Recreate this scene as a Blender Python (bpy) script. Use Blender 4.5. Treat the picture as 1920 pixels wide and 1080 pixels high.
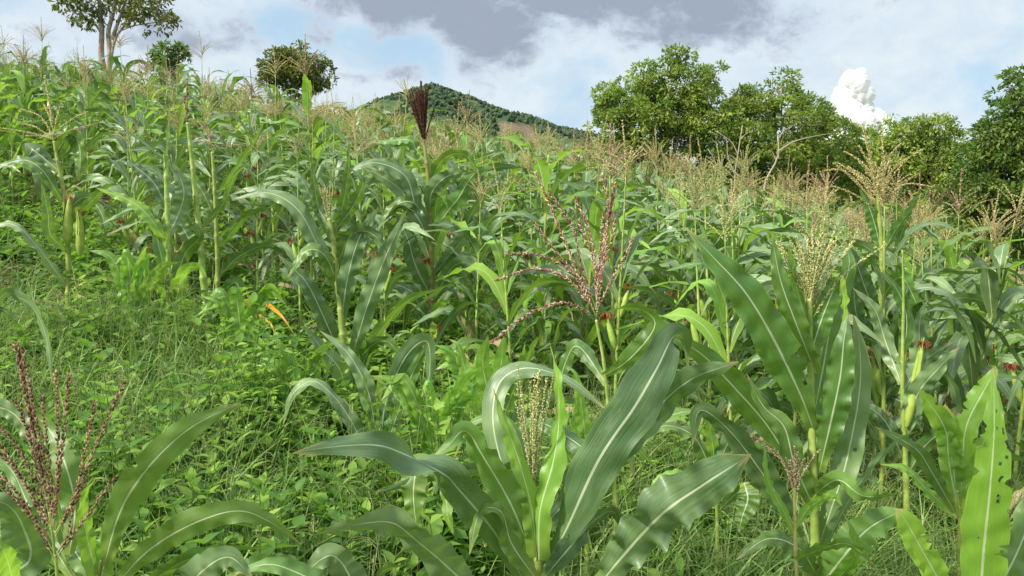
import bpy, math, random
import numpy as np
from mathutils import Vector, noise as mnoise
R = math.radians
for o in list(bpy.data.objects): bpy.data.objects.remove(o)
S = bpy.context.scene
COL = S.collection

# ------------------------------------------------------------------ camera
F = 1450.0                       # focal length in pixels of the 1920 px wide photograph
PITCH = math.atan(140.0 / F)
CAMZ = 1.7
cam_d = bpy.data.cameras.new('camera'); cam = bpy.data.objects.new('camera', cam_d); COL.objects.link(cam)
cam.location = (0, 0, CAMZ); cam.rotation_euler = (math.pi / 2 - PITCH, 0, 0)
cam_d.sensor_width = 36; cam_d.lens = F / 1920 * 36; cam_d.clip_end = 20000; cam_d.clip_start = 0.05
cam_d.dof.use_dof = True; cam_d.dof.focus_distance = 3.6; cam_d.dof.aperture_fstop = 24
S.camera = cam
# ------------------------------------------------------------------ sun and exposure
SUN_AZ, SUN_EL = R(-122), R(40)    # azimuth measured from +Y (view direction) towards +X
sdir = Vector((math.sin(SUN_AZ) * math.cos(SUN_EL), math.cos(SUN_AZ) * math.cos(SUN_EL), math.sin(SUN_EL)))
sl = bpy.data.lights.new('sun', 'SUN'); sl.energy = 4.2; sl.angle = R(7); sl.color = (1.0, 0.93, 0.80)
so = bpy.data.objects.new('sun', sl); COL.objects.link(so); so.rotation_euler = sdir.to_track_quat('Z', 'Y').to_euler()
S.view_settings.view_transform = 'Standard'; S.view_settings.look = 'None'
S.view_settings.exposure = 0.6; S.view_settings.gamma = 1.0

# ------------------------------------------------------------------ node helper
class NT:
    def __init__(s, tree): s.t = tree; s.n = tree.nodes; s.l = tree.links
    def new(s, typ, **kw):
        n = s.n.new(typ)
        for k, v in kw.items(): setattr(n, k, v)
        return n
    def put(s, sock, v):
        if isinstance(v, bpy.types.NodeSocket): s.l.new(v, sock)
        elif v is not None:
            if sock.type == 'RGBA' and hasattr(v, '__len__') and len(v) == 3: v = (*v, 1)
            sock.default_value = v
    def m(s, op, a, b=None, c=None, clamp=False):
        n = s.new('ShaderNodeMath', operation=op, use_clamp=clamp)
        s.put(n.inputs[0], a)
        if b is not None: s.put(n.inputs[1], b)
        if c is not None: s.put(n.inputs[2], c)
        return n.outputs[0]
    def ss(s, v, a, b, lo=0.0, hi=1.0):
        n = s.new('ShaderNodeMapRange', interpolation_type='SMOOTHSTEP')
        s.put(n.inputs[0], v); s.put(n.inputs[1], a); s.put(n.inputs[2], b); s.put(n.inputs[3], lo); s.put(n.inputs[4], hi)
        return n.outputs[0]
    def lin(s, v, a, b, lo=0.0, hi=1.0):
        n = s.new('ShaderNodeMapRange')
        s.put(n.inputs[0], v); s.put(n.inputs[1], a); s.put(n.inputs[2], b); s.put(n.inputs[3], lo); s.put(n.inputs[4], hi)
        return n.outputs[0]
    def mix(s, f, a, b, blend='MIX'):
        n = s.new('ShaderNodeMix', data_type='RGBA', blend_type=blend)
        s.put(n.inputs[0], f); s.put(n.inputs[6], a); s.put(n.inputs[7], b)
        return n.outputs[2]
    def noise(s, vec, scale, detail=4, rough=0.55, dist=0.0):
        n = s.new('ShaderNodeTexNoise'); s.put(n.inputs['Vector'], vec)
        n.inputs['Scale'].default_value = scale; n.inputs['Detail'].default_value = detail
        n.inputs['Roughness'].default_value = rough; n.inputs['Distortion'].default_value = dist
        return n.outputs[0]
    def comb(s, x, y, z):
        n = s.new('ShaderNodeCombineXYZ'); s.put(n.inputs[0], x); s.put(n.inputs[1], y); s.put(n.inputs[2], z); return n.outputs[0]
    def sep(s, v):
        n = s.new('ShaderNodeSeparateXYZ'); s.put(n.inputs[0], v); return n.outputs

# ------------------------------------------------------------------ world: daylight sky under broken cloud
W = bpy.data.worlds.new('World'); S.world = W; W.use_nodes = True
nt = NT(W.node_tree); nt.n.clear()
sky = nt.new('ShaderNodeTexSky', sky_type='NISHITA'); sky.sun_disc = False
sky.sun_elevation = SUN_EL; sky.sun_rotation = SUN_AZ; sky.air_density = 1.0; sky.dust_density = 1.2; sky.ozone_density = 1.4
STR = 0.10
tc = nt.new('ShaderNodeTexCoord'); dx, dy, dz = nt.sep(tc.outputs['Generated'])
az = nt.m('MULTIPLY', nt.m('ARCTAN2', dx, dy), 57.2958)
el = nt.m('MULTIPLY', nt.m('ARCSINE', dz), 57.2958)
cv = nt.comb(nt.m('MULTIPLY', dx, 1.0), nt.m('MULTIPLY', dy, 1.0), nt.m('MULTIPLY', dz, 1.45))
n1 = nt.noise(cv, 8.0, 9, 0.56, 0.25)
n2 = nt.noise(cv, 2.2, 5, 0.5, 0.2)
n3 = nt.noise(cv, 22.0, 8, 0.62, 0.3)
# thin bright veil everywhere, opened in a few blue gaps
def blob(a0, e0, ra, re, p=1.0):
    da = nt.m('DIVIDE', nt.m('SUBTRACT', az, a0), ra); de = nt.m('DIVIDE', nt.m('SUBTRACT', el, e0), re)
    q = nt.m('ADD', nt.m('MULTIPLY', da, da), nt.m('MULTIPLY', de, de))
    return nt.m('EXPONENT', nt.m('MULTIPLY', q, -p))
gap = nt.m('ADD', nt.m('ADD', blob(-8.5, 11.5, 3.0, 1.3), blob(-15.0, 12.6, 5.0, 2.0)), nt.m('MULTIPLY', blob(-30, 13, 12, 2.0), 0.45))
gap = nt.m('ADD', gap, nt.m('MULTIPLY', blob(14.0, 7.5, 22, 3.5), 0.25))
veil = nt.ss(nt.m('SUBTRACT', nt.m('ADD', n1, nt.m('MULTIPLY', n2, 0.3)), nt.m('MULTIPLY', gap, 0.42)), 0.30, 0.62, 0.30, 0.97)
veilcol = nt.mix(nt.ss(n3, 0.35, 0.7), (4.6, 5.35, 6.0), (5.4, 5.95, 6.3))
# horizon is whiter, high sky (outside the picture) has brightness added to light the field
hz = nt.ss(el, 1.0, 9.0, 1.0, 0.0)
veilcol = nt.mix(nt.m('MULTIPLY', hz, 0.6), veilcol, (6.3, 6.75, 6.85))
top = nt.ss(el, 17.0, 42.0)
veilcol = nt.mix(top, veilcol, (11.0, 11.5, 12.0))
blue = nt.mix(0.75, sky.outputs[0], (2.7, 4.5, 6.0))
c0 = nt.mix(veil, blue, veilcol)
# heavy grey stratocumulus, lower edge at about 10 degrees
dm = nt.m('ADD', blob(6.0, 17.0, 15.0, 4.0), nt.m('MULTIPLY', blob(-8.5, 15.4, 6.5, 3.6), 0.95))
dm = nt.m('ADD', dm, nt.m('MULTIPLY', blob(-1.0, 11.8, 3.6, 1.9), 0.75))
dm = nt.m('ADD', dm, nt.m('MULTIPLY', blob(-7.5, 9.9, 4.5, 0.9), 0.55))
dm = nt.m('ADD', dm, nt.m('MULTIPLY', blob(17.0, 12.4, 9.0, 1.6), 0.45))
dm = nt.m('ADD', dm, nt.m('MULTIPLY', blob(13.0, 14.8, 11.0, 2.0), 0.40))
dm = nt.m('ADD', dm, nt.m('MULTIPLY', blob(-23.0, 11.5, 5.5, 1.3), 0.55))
dm = nt.m('SUBTRACT', dm, nt.m('MULTIPLY', blob(-11.3, 13.2, 1.4, 1.6), 0.55))
dm = nt.m('ADD', dm, nt.m('MULTIPLY', nt.ss(el, 18.0, 26.0), 0.35))
dens = nt.m('ADD', nt.m('MULTIPLY', dm, 0.86), nt.m('MULTIPLY', nt.m('SUBTRACT', n1, 0.5), 2.1))
dens = nt.m('ADD', dens, nt.m('MULTIPLY', nt.m('SUBTRACT', n3, 0.5), 1.5))
dark = nt.ss(dens, 0.24, 0.60)
core = nt.ss(dens, 0.42, 0.92)
darkcol = nt.mix(core, (3.9, 4.5, 5.3), (2.2, 2.6, 3.25))
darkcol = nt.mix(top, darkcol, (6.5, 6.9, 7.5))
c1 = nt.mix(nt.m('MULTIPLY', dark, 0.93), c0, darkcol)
# below the horizon: dull ground light
c1 = nt.mix(nt.ss(el, -6.0, -1.0), (1.2, 1.5, 0.8), c1)
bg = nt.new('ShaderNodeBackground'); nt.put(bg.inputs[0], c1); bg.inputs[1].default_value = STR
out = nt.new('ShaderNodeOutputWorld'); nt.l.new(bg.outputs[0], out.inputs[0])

# ------------------------------------------------------------------ pixel -> world, ground height
def P(px, py, d):
    cx = (px - 960) / F; cy = (540 - py) / F
    c, s = math.cos(PITCH), math.sin(PITCH)
    v = np.array([cx, c + cy * s, -s + cy * c]); v *= d / v[1]
    return np.array([0, 0, CAMZ]) + v
def sstep(x, a, b):
    t = np.clip((np.asarray(x, float) - a) / (b - a), 0, 1); return t * t * (3 - 2 * t)
def ground(x, y):
    x = np.asarray(x, float); y = np.asarray(y, float)
    gx = np.where(x > 0, -0.19 * 20 * np.tanh(x / 20), -0.17 * 34 * np.tanh(x / 34))
    gy = np.where(y < 26, 0.085 * y, 0.085 * 26 + 0.05 * (y - 26) - 0.005 * (y - 26) ** 2)
    z = -0.05 + gx + gy
    z = z + 0.05 * np.sin(x * 1.3 + 0.7 * y) + 0.04 * np.sin(2.1 * y - 0.9 * x + 1.0) + 0.10 * np.sin(x * .4 + 1) * np.sin(y * .37)
    z = np.where(y > 26, np.maximum(z, -40), z)
    k = np.maximum(sstep(y, 34, 70), sstep(np.abs(x), 45, 90)); k = np.maximum(k, sstep(-y, 10, 60))
    return z * (1 - k) + (-1.5) * k

# ------------------------------------------------------------------ geometry accumulator
class Geo:
    def __init__(s): s.v = []; s.a = []; s.q = []; s.t = []; s.qm = []; s.tm = []; s.n = 0
    def add(s, v, a, q=None, t=None, mat=0):
        v = np.asarray(v, float).reshape(-1, 3); a = np.asarray(a, float).reshape(-1, 3)
        s.v.append(v); s.a.append(a)
        if q is not None and len(q): q = np.asarray(q, int) + s.n; s.q.append(q); s.qm.append(np.full(len(q), mat))
        if t is not None and len(t): t = np.asarray(t, int) + s.n; s.t.append(t); s.tm.append(np.full(len(t), mat))
        s.n += len(v)
    def merge(s, g, M=None, T=None, r=None, matmap=None):
        v, a, q, qm, t, tm = g.arrays()
        if M is not None: v = v @ M.T
        if T is not None: v = v + T
        a = a.copy()
        if r is not None: a[:, 2] = (a[:, 2] * 0.6 + r * 0.4)
        if matmap: qm = np.vectorize(matmap.get)(qm) if len(qm) else qm; tm = np.vectorize(matmap.get)(tm) if len(tm) else tm
        s.v.append(v); s.a.append(a)
        if len(q): s.q.append(q + s.n); s.qm.append(qm)
        if len(t): s.t.append(t + s.n); s.tm.append(tm)
        s.n += len(v)
    def arrays(s):
        if getattr(s, '_c', None) is None or s._cn != s.n:
            cat = lambda L, sh: np.concatenate(L) if L else np.zeros(sh, int)
            s._c = (np.concatenate(s.v), np.concatenate(s.a), cat(s.q, (0, 4)), cat(s.qm, 0), cat(s.t, (0, 3)), cat(s.tm, 0)); s._cn = s.n
        return s._c
    def mesh(s, name, mats, smooth=True, origin=None):
        v, a, q, qm, t, tm = s.arrays()
        if origin is not None: v = v - np.asarray(origin)
        me = bpy.data.meshes.new(name)
        me.vertices.add(len(v)); me.vertices.foreach_set('co', v.astype(np.float32).ravel())
        L = q.size + t.size
        me.loops.add(L); me.loops.foreach_set('vertex_index', np.concatenate([q.ravel(), t.ravel()]).astype(np.int32))
        me.polygons.add(len(q) + len(t))
        st = np.concatenate([np.arange(len(q)) * 4, q.size + np.arange(len(t)) * 3]).astype(np.int32)
        me.polygons.foreach_set('loop_start', st)
        me.polygons.foreach_set('material_index', np.concatenate([qm, tm]).astype(np.int32))
        me.polygons.foreach_set('use_smooth', np.full(len(q) + len(t), smooth))
        at = me.attributes.new('luv', 'FLOAT_VECTOR', 'POINT'); at.data.foreach_set('vector', a.astype(np.float32).ravel())
        for m in (mats if isinstance(mats, (list, tuple)) else [mats]): me.materials.append(m)
        me.update(calc_edges=True)
        return me

def link(name, me, parent=None, loc=(0, 0, 0)):
    o = bpy.data.objects.new(name, me); COL.objects.link(o); o.location = [float(c) for c in loc]
    if parent: o.parent = parent
    return o
def tag(o, label=None, cat=None, group=None, kind=None):
    if label: o['label'] = label
    if cat: o['category'] = cat
    if group: o['group'] = group
    if kind: o['kind'] = kind
    return o
def thing(name, label, cat, loc, group=None):
    o = bpy.data.objects.new(name, None); COL.objects.link(o); o.location = [float(c) for c in loc]; o.empty_display_size = 0.1
    return tag(o, label, cat, group)

# ------------------------------------------------------------------ materials
def mat(name):
    m = bpy.data.materials.new(name); m.use_nodes = True; k = NT(m.node_tree); k.n.clear(); return m, k
def finish(k, bsdf, disp=None):
    o = k.new('ShaderNodeOutputMaterial'); k.l.new(bsdf, o.inputs[0])
def principled(k, col, rough=0.5, spec=0.5, normal=None):
    b = k.new('ShaderNodeBsdfPrincipled'); k.put(b.inputs['Base Color'], col); k.put(b.inputs['Roughness'], rough)
    b.inputs['Specular IOR Level'].default_value = spec
    if normal is not None: k.l.new(normal, b.inputs['Normal'])
    return b.outputs[0]
def luv(k):
    a = k.new('ShaderNodeAttribute', attribute_name='luv'); return k.sep(a.outputs['Vector'])
def hsv(k, col, h=0.5, s=1.0, v=1.0):
    n = k.new('ShaderNodeHueSaturation'); k.put(n.inputs['Hue'], h); k.put(n.inputs['Saturation'], s); k.put(n.inputs['Value'], v); k.put(n.inputs['Color'], col); return n.outputs[0]

def maize_leaf_mat(name, c_dark, c_light, c_base, c_trans, trans=0.35, tip=None, spec=0.5):
    m, k = mat(name); u, t, r = luv(k)
    oi = k.new('ShaderNodeObjectInfo').outputs['Random']
    tco = k.new('ShaderNodeTexCoord').outputs['Object']
    au = k.m('ABSOLUTE', u)
    big = k.noise(tco, 7.0, 3, 0.5)
    fine = k.noise(k.comb(k.m('MULTIPLY', u, 34.0), k.m('MULTIPLY', t, 3.0), k.m('MULTIPLY', r, 50.0)), 1.0, 2, 0.6)
    blot = k.noise(k.comb(k.m('MULTIPLY', u, 2.2), k.m('MULTIPLY', t, 9.0), k.m('MULTIPLY', r, 90.0)), 1.0, 4, 0.6)
    c = k.mix(k.ss(k.m('ADD', big, k.m('MULTIPLY', k.m('SUBTRACT', r, 0.5), 0.5)), 0.3, 0.75), c_dark, c_light)
    c = k.mix(k.m('MULTIPLY', k.ss(blot, 0.46, 0.70), 0.55), c, c_light)
    blot2 = k.noise(k.comb(k.m('MULTIPLY', u, 1.2), k.m('MULTIPLY', t, 4.0), k.m('MULTIPLY', r, 17.0)), 1.0, 3, 0.6)
    c = k.mix(k.m('MULTIPLY', k.ss(blot2, 0.55, 0.75), 0.22), c, c_base)
    c = k.mix(k.m('MULTIPLY', k.ss(fine, 0.40, 0.62), 0.45), c, c_light)
    c = k.mix(k.ss(t, 0.0, 0.22, 0.85, 0.0), c, c_base)
    c = k.mix(k.m('MULTIPLY', k.ss(au, 0.93, 1.0), 0.35), c, c_base)
    if tip: c = k.mix(k.m('MULTIPLY', k.ss(k.m('ADD', t, k.m('MULTIPLY', au, 0.22)), tip[1], tip[1] + 0.22), 0.95), c, tip[0])
    # small dry specks and scars
    sp = k.noise(k.comb(k.m('MULTIPLY', u, 9.0), k.m('MULTIPLY', t, 42.0), k.m('MULTIPLY', r, 70.0)), 1.0, 2, 0.7)
    c = k.mix(k.m('MULTIPLY', k.ss(sp, 0.69, 0.74), 0.6), c, (0.36, 0.30, 0.14))
    tipn = k.noise(k.comb(k.m('MULTIPLY', u, 3.0), k.m('MULTIPLY', t, 6.0), k.m('MULTIPLY', r, 40.0)), 1.0, 3, 0.6)
    c = k.mix(k.ss(k.m('ADD', k.m('ADD', t, k.m('MULTIPLY', au, 0.03)), k.m('MULTIPLY', k.m('SUBTRACT', tipn, 0.5), 0.30)), 0.95, 1.02), c, (0.42, 0.32, 0.15))
    rib = k.m('MULTIPLY', k.ss(au, k.lin(t, 0, 1, 0.050, 0.020), k.lin(t, 0, 1, 0.085, 0.05), 1.0, 0.0), k.ss(t, 0.8, 1.0, 0.9, 0.2))
    c = k.mix(k.m('MULTIPLY', rib, 0.85), c, (0.62, 0.70, 0.46))
    geo = k.new('ShaderNodeNewGeometry')
    c = k.mix(k.m('MULTIPLY', geo.outputs['Backfacing'], 0.30), c, c_light)
    c = hsv(k, c, k.lin(oi, 0, 1, 0.487, 0.510), 1.0, k.lin(r, 0, 1, 0.84, 1.16))
    wv = k.noise(k.comb(k.m('MULTIPLY', u, 16.0), k.m('MULTIPLY', t, 1.2), k.m('MULTIPLY', r, 31.0)), 1.0, 3, 0.6)
    bump = k.new('ShaderNodeBump'); bump.inputs['Strength'].default_value = 0.30; bump.inputs['Distance'].default_value = 0.0012
    h = k.m('ADD', k.m('MULTIPLY', wv, 1.6), k.m('ADD', fine, k.m('MULTIPLY', rib, -1.4)))
    k.l.new(h, bump.inputs['Height'])
    b = principled(k, c, k.lin(fine, 0.3, 0.7, 0.30, 0.48), spec, bump.outputs[0])
    tr = k.new('ShaderNodeBsdfTranslucent'); k.put(tr.inputs[0], k.mix(k.m('MULTIPLY', rib, 0.5), c_trans, c))
    k.l.new(bump.outputs[0], tr.inputs[1])
    mx = k.new('ShaderNodeMixShader'); mx.inputs[0].default_value = trans
    k.l.new(b, mx.inputs[1]); k.l.new(tr.outputs[0], mx.inputs[2]); finish(k, mx.outputs[0]); return m

M = {}
M['leaf'] = maize_leaf_mat('maize_leaf_mature', (0.050, 0.132, 0.028), (0.130, 0.240, 0.056), (0.24, 0.34, 0.06), (0.22, 0.40, 0.03), 0.30)
M['leaf_blue'] = maize_leaf_mat('maize_leaf_bloomed', (0.055, 0.125, 0.045), (0.185, 0.280, 0.120), (0.18, 0.28, 0.07), (0.18, 0.34, 0.04), 0.22)
M['leaf_young'] = maize_leaf_mat('maize_leaf_young', (0.12, 0.28, 0.030), (0.21, 0.40, 0.06), (0.32, 0.46, 0.07), (0.36, 0.62, 0.05), 0.40)
M['leaf_yellow'] = maize_leaf_mat('maize_leaf_yellow_tip', (0.11, 0.24, 0.03), (0.20, 0.34, 0.05), (0.24, 0.36, 0.07), (0.36, 0.50, 0.05), 0.36, tip=((0.72, 0.33, 0.015), 0.55))
M['leaf_dry'] = maize_leaf_mat('maize_leaf_dry', (0.30, 0.22, 0.10), (0.46, 0.36, 0.19), (0.35, 0.28, 0.12), (0.4, 0.3, 0.1), 0.20)

def simple(name, c1, c2, rough=0.6, spec=0.3, scale=30, trans=0, ctr=None, objvar=True, detail=3, bump=0.0):
    m, k = mat(name); u, t, r = luv(k)
    tco = k.new('ShaderNodeTexCoord').outputs['Object']
    n = k.noise(tco, scale, detail, 0.6)
    f = k.ss(k.m('ADD', n, k.m('MULTIPLY', k.m('SUBTRACT', r, 0.5), 0.9)), 0.25, 0.8)
    c = k.mix(f, c1, c2)
    if name.startswith('tassel'): c = k.mix(k.ss(u, 2.0, 3.0), c, (0.30, 0.36, 0.12) if 'tan' not in name else (0.40, 0.38, 0.15))
    if objvar:
        oi = k.new('ShaderNodeObjectInfo').outputs['Random']; c = hsv(k, c, 0.5, 1.0, k.lin(oi, 0, 1, 0.82, 1.18))
    nb = None
    if bump:
        b_ = k.new('ShaderNodeBump'); b_.inputs['Strength'].default_value = bump; b_.inputs['Distance'].default_value = 0.01
        k.l.new(n, b_.inputs['Height']); nb = b_.outputs[0]
    b = principled(k, c, rough, spec, nb)
    if trans:
        tr = k.new('ShaderNodeBsdfTranslucent'); k.put(tr.inputs[0], ctr if ctr else c)
        mx = k.new('ShaderNodeMixShader'); mx.inputs[0].default_value = trans
        k.l.new(b, mx.inputs[1]); k.l.new(tr.outputs[0], mx.inputs[2]); b = mx.outputs[0]
    finish(k, b); return m

def stalk_mat(name, c1, c2, c3):
    m, k = mat(name); u, t, r = luv(k)      # t runs 0..1 within each internode
    tco = k.new('ShaderNodeTexCoord').outputs['Object']
    n = k.noise(tco, 18, 4, 0.6)
    st = k.noise(k.comb(k.m('MULTIPLY', u, 14), k.m('MULTIPLY', t, 2), r), 1.0, 2, 0.5)
    c = k.mix(k.ss(n, 0.35, 0.7), c1, c2)
    c = k.mix(k.m('MULTIPLY', k.ss(st, 0.5, 0.7), 0.3), c, c3)
    c = k.mix(k.ss(t, 0.90, 1.0, 0.0, 0.7), c, c3)
    c = k.mix(k.ss(t, 0.0, 0.06, 0.6, 0.0), c, c1)
    oi = k.new('ShaderNodeObjectInfo').outputs['Random']; c = hsv(k, c, k.lin(oi, 0, 1, 0.48, 0.51), 1.0, k.lin(oi, 0, 1, 0.85, 1.12))
    finish(k, principled(k, c, 0.42, 0.4)); return m
M['stalk'] = stalk_mat('maize_stalk_green', (0.19, 0.30, 0.055), (0.34, 0.44, 0.10), (0.50, 0.52, 0.20))
M['stalk_red'] = stalk_mat('maize_stalk_reddish', (0.27, 0.26, 0.09), (0.34, 0.36, 0.11), (0.30, 0.07, 0.035))
M['tas_tan'] = simple('tassel_tan', (0.37, 0.32, 0.13), (0.70, 0.62, 0.31), 0.8, 0.1, 60, 0.2)
M['tas_green'] = simple('tassel_green_cream', (0.34, 0.37, 0.13), (0.66, 0.62, 0.30), 0.7, 0.15, 60, 0.2)
M['tas_red'] = simple('tassel_wine_red', (0.26, 0.10, 0.075), (0.62, 0.45, 0.34), 0.75, 0.15, 60, 0.15)
M['tas_russet'] = simple('tassel_russet', (0.12, 0.050, 0.040), (0.40, 0.22, 0.16), 0.75, 0.15, 60, 0.15)
M['tas_brown'] = simple('tassel_brown', (0.25, 0.17, 0.09), (0.54, 0.42, 0.24), 0.8, 0.1, 60, 0.15)
M['tas_dark'] = simple('tassel_dark_wine', (0.050, 0.022, 0.020), (0.15, 0.065, 0.045), 0.8, 0.1, 60, 0.1)
M['husk'] = stalk_mat('ear_husk', (0.24, 0.38, 0.06), (0.36, 0.48, 0.09), (0.46, 0.50, 0.16))
M['silk'] = simple('ear_silk', (0.16, 0.035, 0.018), (0.38, 0.12, 0.05), 0.7, 0.2, 90)
M['silk_pale'] = simple('ear_silk_pale', (0.42, 0.20, 0.07), (0.62, 0.36, 0.14), 0.7, 0.2, 90)
M['weed'] = simple('weed_leaf', (0.070, 0.165, 0.022), (0.255, 0.400, 0.060), 0.5, 0.3, 1.3, 0.36, (0.26, 0.52, 0.05), False)
M['weed_dull'] = simple('weed_leaf_dull', (0.060, 0.145, 0.032), (0.16, 0.28, 0.07), 0.5, 0.35, 2.0, 0.30, (0.18, 0.40, 0.06), False)
M['grass'] = simple('grass_blade', (0.10, 0.20, 0.035), (0.27, 0.40, 0.11), 0.5, 0.3, 1.2, 0.30, (0.25, 0.45, 0.06), False)
M['grass_dry'] = simple('grass_seed_head', (0.16, 0.22, 0.07), (0.32, 0.37, 0.15), 0.7, 0.15, 2.0, 0.25, None, False)
M['litter'] = simple('dead_leaf_litter', (0.16, 0.085, 0.045), (0.46, 0.33, 0.18), 0.85, 0.1, 6.0, 0.1, None, False)
M['bark'] = simple('pale_bark', (0.17, 0.13, 0.10), (0.42, 0.36, 0.29), 0.9, 0.1, 5.0, 0, None, True, 8, 0.4)
M['twig'] = simple('bare_twig', (0.30, 0.25, 0.19), (0.46, 0.40, 0.31), 0.9, 0.1, 8.0, 0, None, True, 5, 0.2)
M['crown_a'] = simple('tree_leaf_fresh', (0.105, 0.165, 0.026), (0.275, 0.335, 0.055), 0.5, 0.3, 0.55, 0.30, (0.22, 0.42, 0.05), True)
M['crown_b'] = simple('tree_leaf_deep', (0.062, 0.120, 0.020), (0.175, 0.245, 0.040), 0.5, 0.35, 0.55, 0.26, (0.18, 0.36, 0.05), True)
M['crown_c'] = simple('tree_leaf_olive', (0.075, 0.115, 0.022), (0.175, 0.190, 0.045), 0.5, 0.3, 0.8, 0.24, (0.26, 0.32, 0.05), True)

# ------------------------------------------------------------------ curves and blades
def catmull(pts, n):
    p = np.asarray(pts, float)
    if len(p) == 2: t = np.linspace(0, 1, n)[:, None]; return p[0] * (1 - t) + p[1] * t
    e = np.vstack([2 * p[0] - p[1], p, 2 * p[-1] - p[-2]])
    out = []
    m = 24
    for i in range(len(p) - 1):
        t = np.linspace(0, 1, m, endpoint=False)[:, None]
        a, b, c, d = e[i], e[i + 1], e[i + 2], e[i + 3]
        out.append(0.5 * ((2 * b) + (-a + c) * t + (2 * a - 5 * b + 4 * c - d) * t ** 2 + (-a + 3 * b - 3 * c + d) * t ** 3))
    out = np.vstack(out + [p[-1:]])
    s = np.concatenate([[0], np.cumsum(np.linalg.norm(np.diff(out, axis=0), axis=1))])
    q = np.linspace(0, s[-1], n)
    return np.stack([np.interp(q, s, out[:, i]) for i in range(3)], 1)
def nrm(v): return v / np.maximum(np.linalg.norm(v, axis=-1, keepdims=True), 1e-9)

def blade(g, C, width, side, roll, rng, nu=5, fold=0.35, ruffle=0.10, base_w=0.40, peak=0.38, bites=0, r=None, mat_i=0, tip_pow=1.7, holes=0):
    """A maize leaf blade along the centre line C. side: (n,3) unit vectors across it; roll: (n,) twist."""
    n = len(C); t = np.linspace(0, 1, n)
    T = nrm(np.gradient(C, axis=0))
    Sd = nrm(side - T * np.sum(side * T, 1, keepdims=True)); N = np.cross(T, Sd)
    c, s = np.cos(roll)[:, None], np.sin(roll)[:, None]
    S2 = Sd * c + N * s; N2 = np.cross(T, S2)
    w = width * 0.5 * (base_w + (1 - base_w) * sstep(t, 0, peak * 0.8)) * np.where(t > peak, 1 - np.clip((t - peak) / (1 - peak), 0, 1) ** tip_pow, 1)
    w = np.maximum(w, width * 0.012)
    us = np.linspace(-1, 1, nu)
    ph = rng.uniform(0, 6.28, 4); fr = rng.uniform(3.0, 5.5, 2)
    V = np.zeros((n, nu, 3)); A = np.zeros((n, nu, 3))
    r = rng.uniform() if r is None else r
    env = np.sin(np.pi * np.clip(t * 1.05, 0, 1)) ** 0.6
    wl = w.copy(); wr = w.copy()
    wl *= 1 + 0.06 * np.sin(t * 19 + ph[2]) + 0.04 * np.sin(t * 47 + ph[0]); wr *= 1 + 0.06 * np.sin(t * 17 + ph[3]) + 0.04 * np.sin(t * 41 + ph[1])
    for _ in range(bites):
        i = rng.integers(int(n * .15), int(n * .95)); q = rng.uniform(0.5, 0.88); lf_ = rng.uniform() < .5; wd_ = rng.integers(0, 3)
        for j in range(max(0, i - wd_), i + 1):
            qq = q * rng.uniform(.85, 1.1)
            if lf_: wl[j] *= qq
            else: wr[j] *= qq
    for j, u in enumerate(us):
        ww = np.where(u < 0, wl, wr) * abs(u)
        sg = -1 if u < 0 else 1
        k = 0 if u < 0 else 1
        fo = fold * (1 - 0.55 * t)
        buck = 0.035 * width * env * math.sin(math.pi * abs(u)) * (np.sin(t * 33 + ph[k] * 2 + 2 * np.sin(t * 7 + ph[1])) + .6 * np.sin(t * 61 + ph[k + 2]))
        ruf = ruffle * width * abs(u) ** 2 * env * (np.sin(t * 6.28 * fr[k] + ph[k] + 1.3 * np.sin(t * 9 + ph[k + 1])) + 0.5 * np.sin(t * 6.28 * fr[k] * 2.3 + ph[k + 2]))
        V[:, j] = C + S2 * (sg * ww * np.cos(fo))[:, None] + N2 * (ww * np.sin(fo) * (1.0 - 0.35 * abs(u)) + ruf + (buck if nu > 3 else 0))[:, None]
        A[:, j, 0] = u; A[:, j, 1] = t; A[:, j, 2] = r
    i, j = np.meshgrid(np.arange(n - 1), np.arange(nu - 1), indexing='ij')
    q = np.stack([i * nu + j, i * nu + j + 1, (i + 1) * nu + j + 1, (i + 1) * nu + j], -1).reshape(-1, 4)
    if holes:
        keep = np.ones((n - 1, nu - 1), bool)
        for _ in range(holes):
            i0 = rng.integers(int(n * .15), int(n * .9)); j0 = rng.choice([x for x in range(nu - 1) if abs(us[x] + us[x + 1]) > .4]); keep[i0:i0 + rng.integers(1, 3), j0] = False
        q = q[keep.ravel()]
    g.add(V, A, q, mat=mat_i)

def tube(g, C, rad, k=8, r=0.5, tv=None, mat_i=0, cap=True):
    C = np.asarray(C, float); n = len(C); rad = np.broadcast_to(rad, n)
    T = nrm(np.gradient(C, axis=0))
    ref = np.array([0.13, 1.0, 0.07]) if abs(T[0][1]) < .8 else np.array([1.0, 0.1, 0.05])
    U = nrm(ref - T * (T @ ref)[:, None]); Vv = np.cross(T, U)
    a = np.linspace(0, 2 * np.pi, k, endpoint=False)
    V = C[:, None] + (U[:, None] * np.cos(a)[None, :, None] + Vv[:, None] * np.sin(a)[None, :, None]) * rad[:, None, None]
    A = np.zeros((n, k, 3)); A[..., 0] = np.abs(np.linspace(-1, 1, k, endpoint=False)); A[..., 1] = (np.linspace(0, 1, n) if tv is None else tv)[:, None]; A[..., 2] = r
    i, j = np.meshgrid(np.arange(n - 1), np.arange(k), indexing='ij'); j2 = (j + 1) % k
    q = np.stack([i * k + j, i * k + j2, (i + 1) * k + j2, (i + 1) * k + j], -1).reshape(-1, 4)
    t = None
    if cap and k > 2: t = [[(n - 1) * k, (n - 1) * k + x, (n - 1) * k + x + 1] for x in range(1, k - 1)]
    g.add(V, A, q, t, mat=mat_i)

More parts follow.
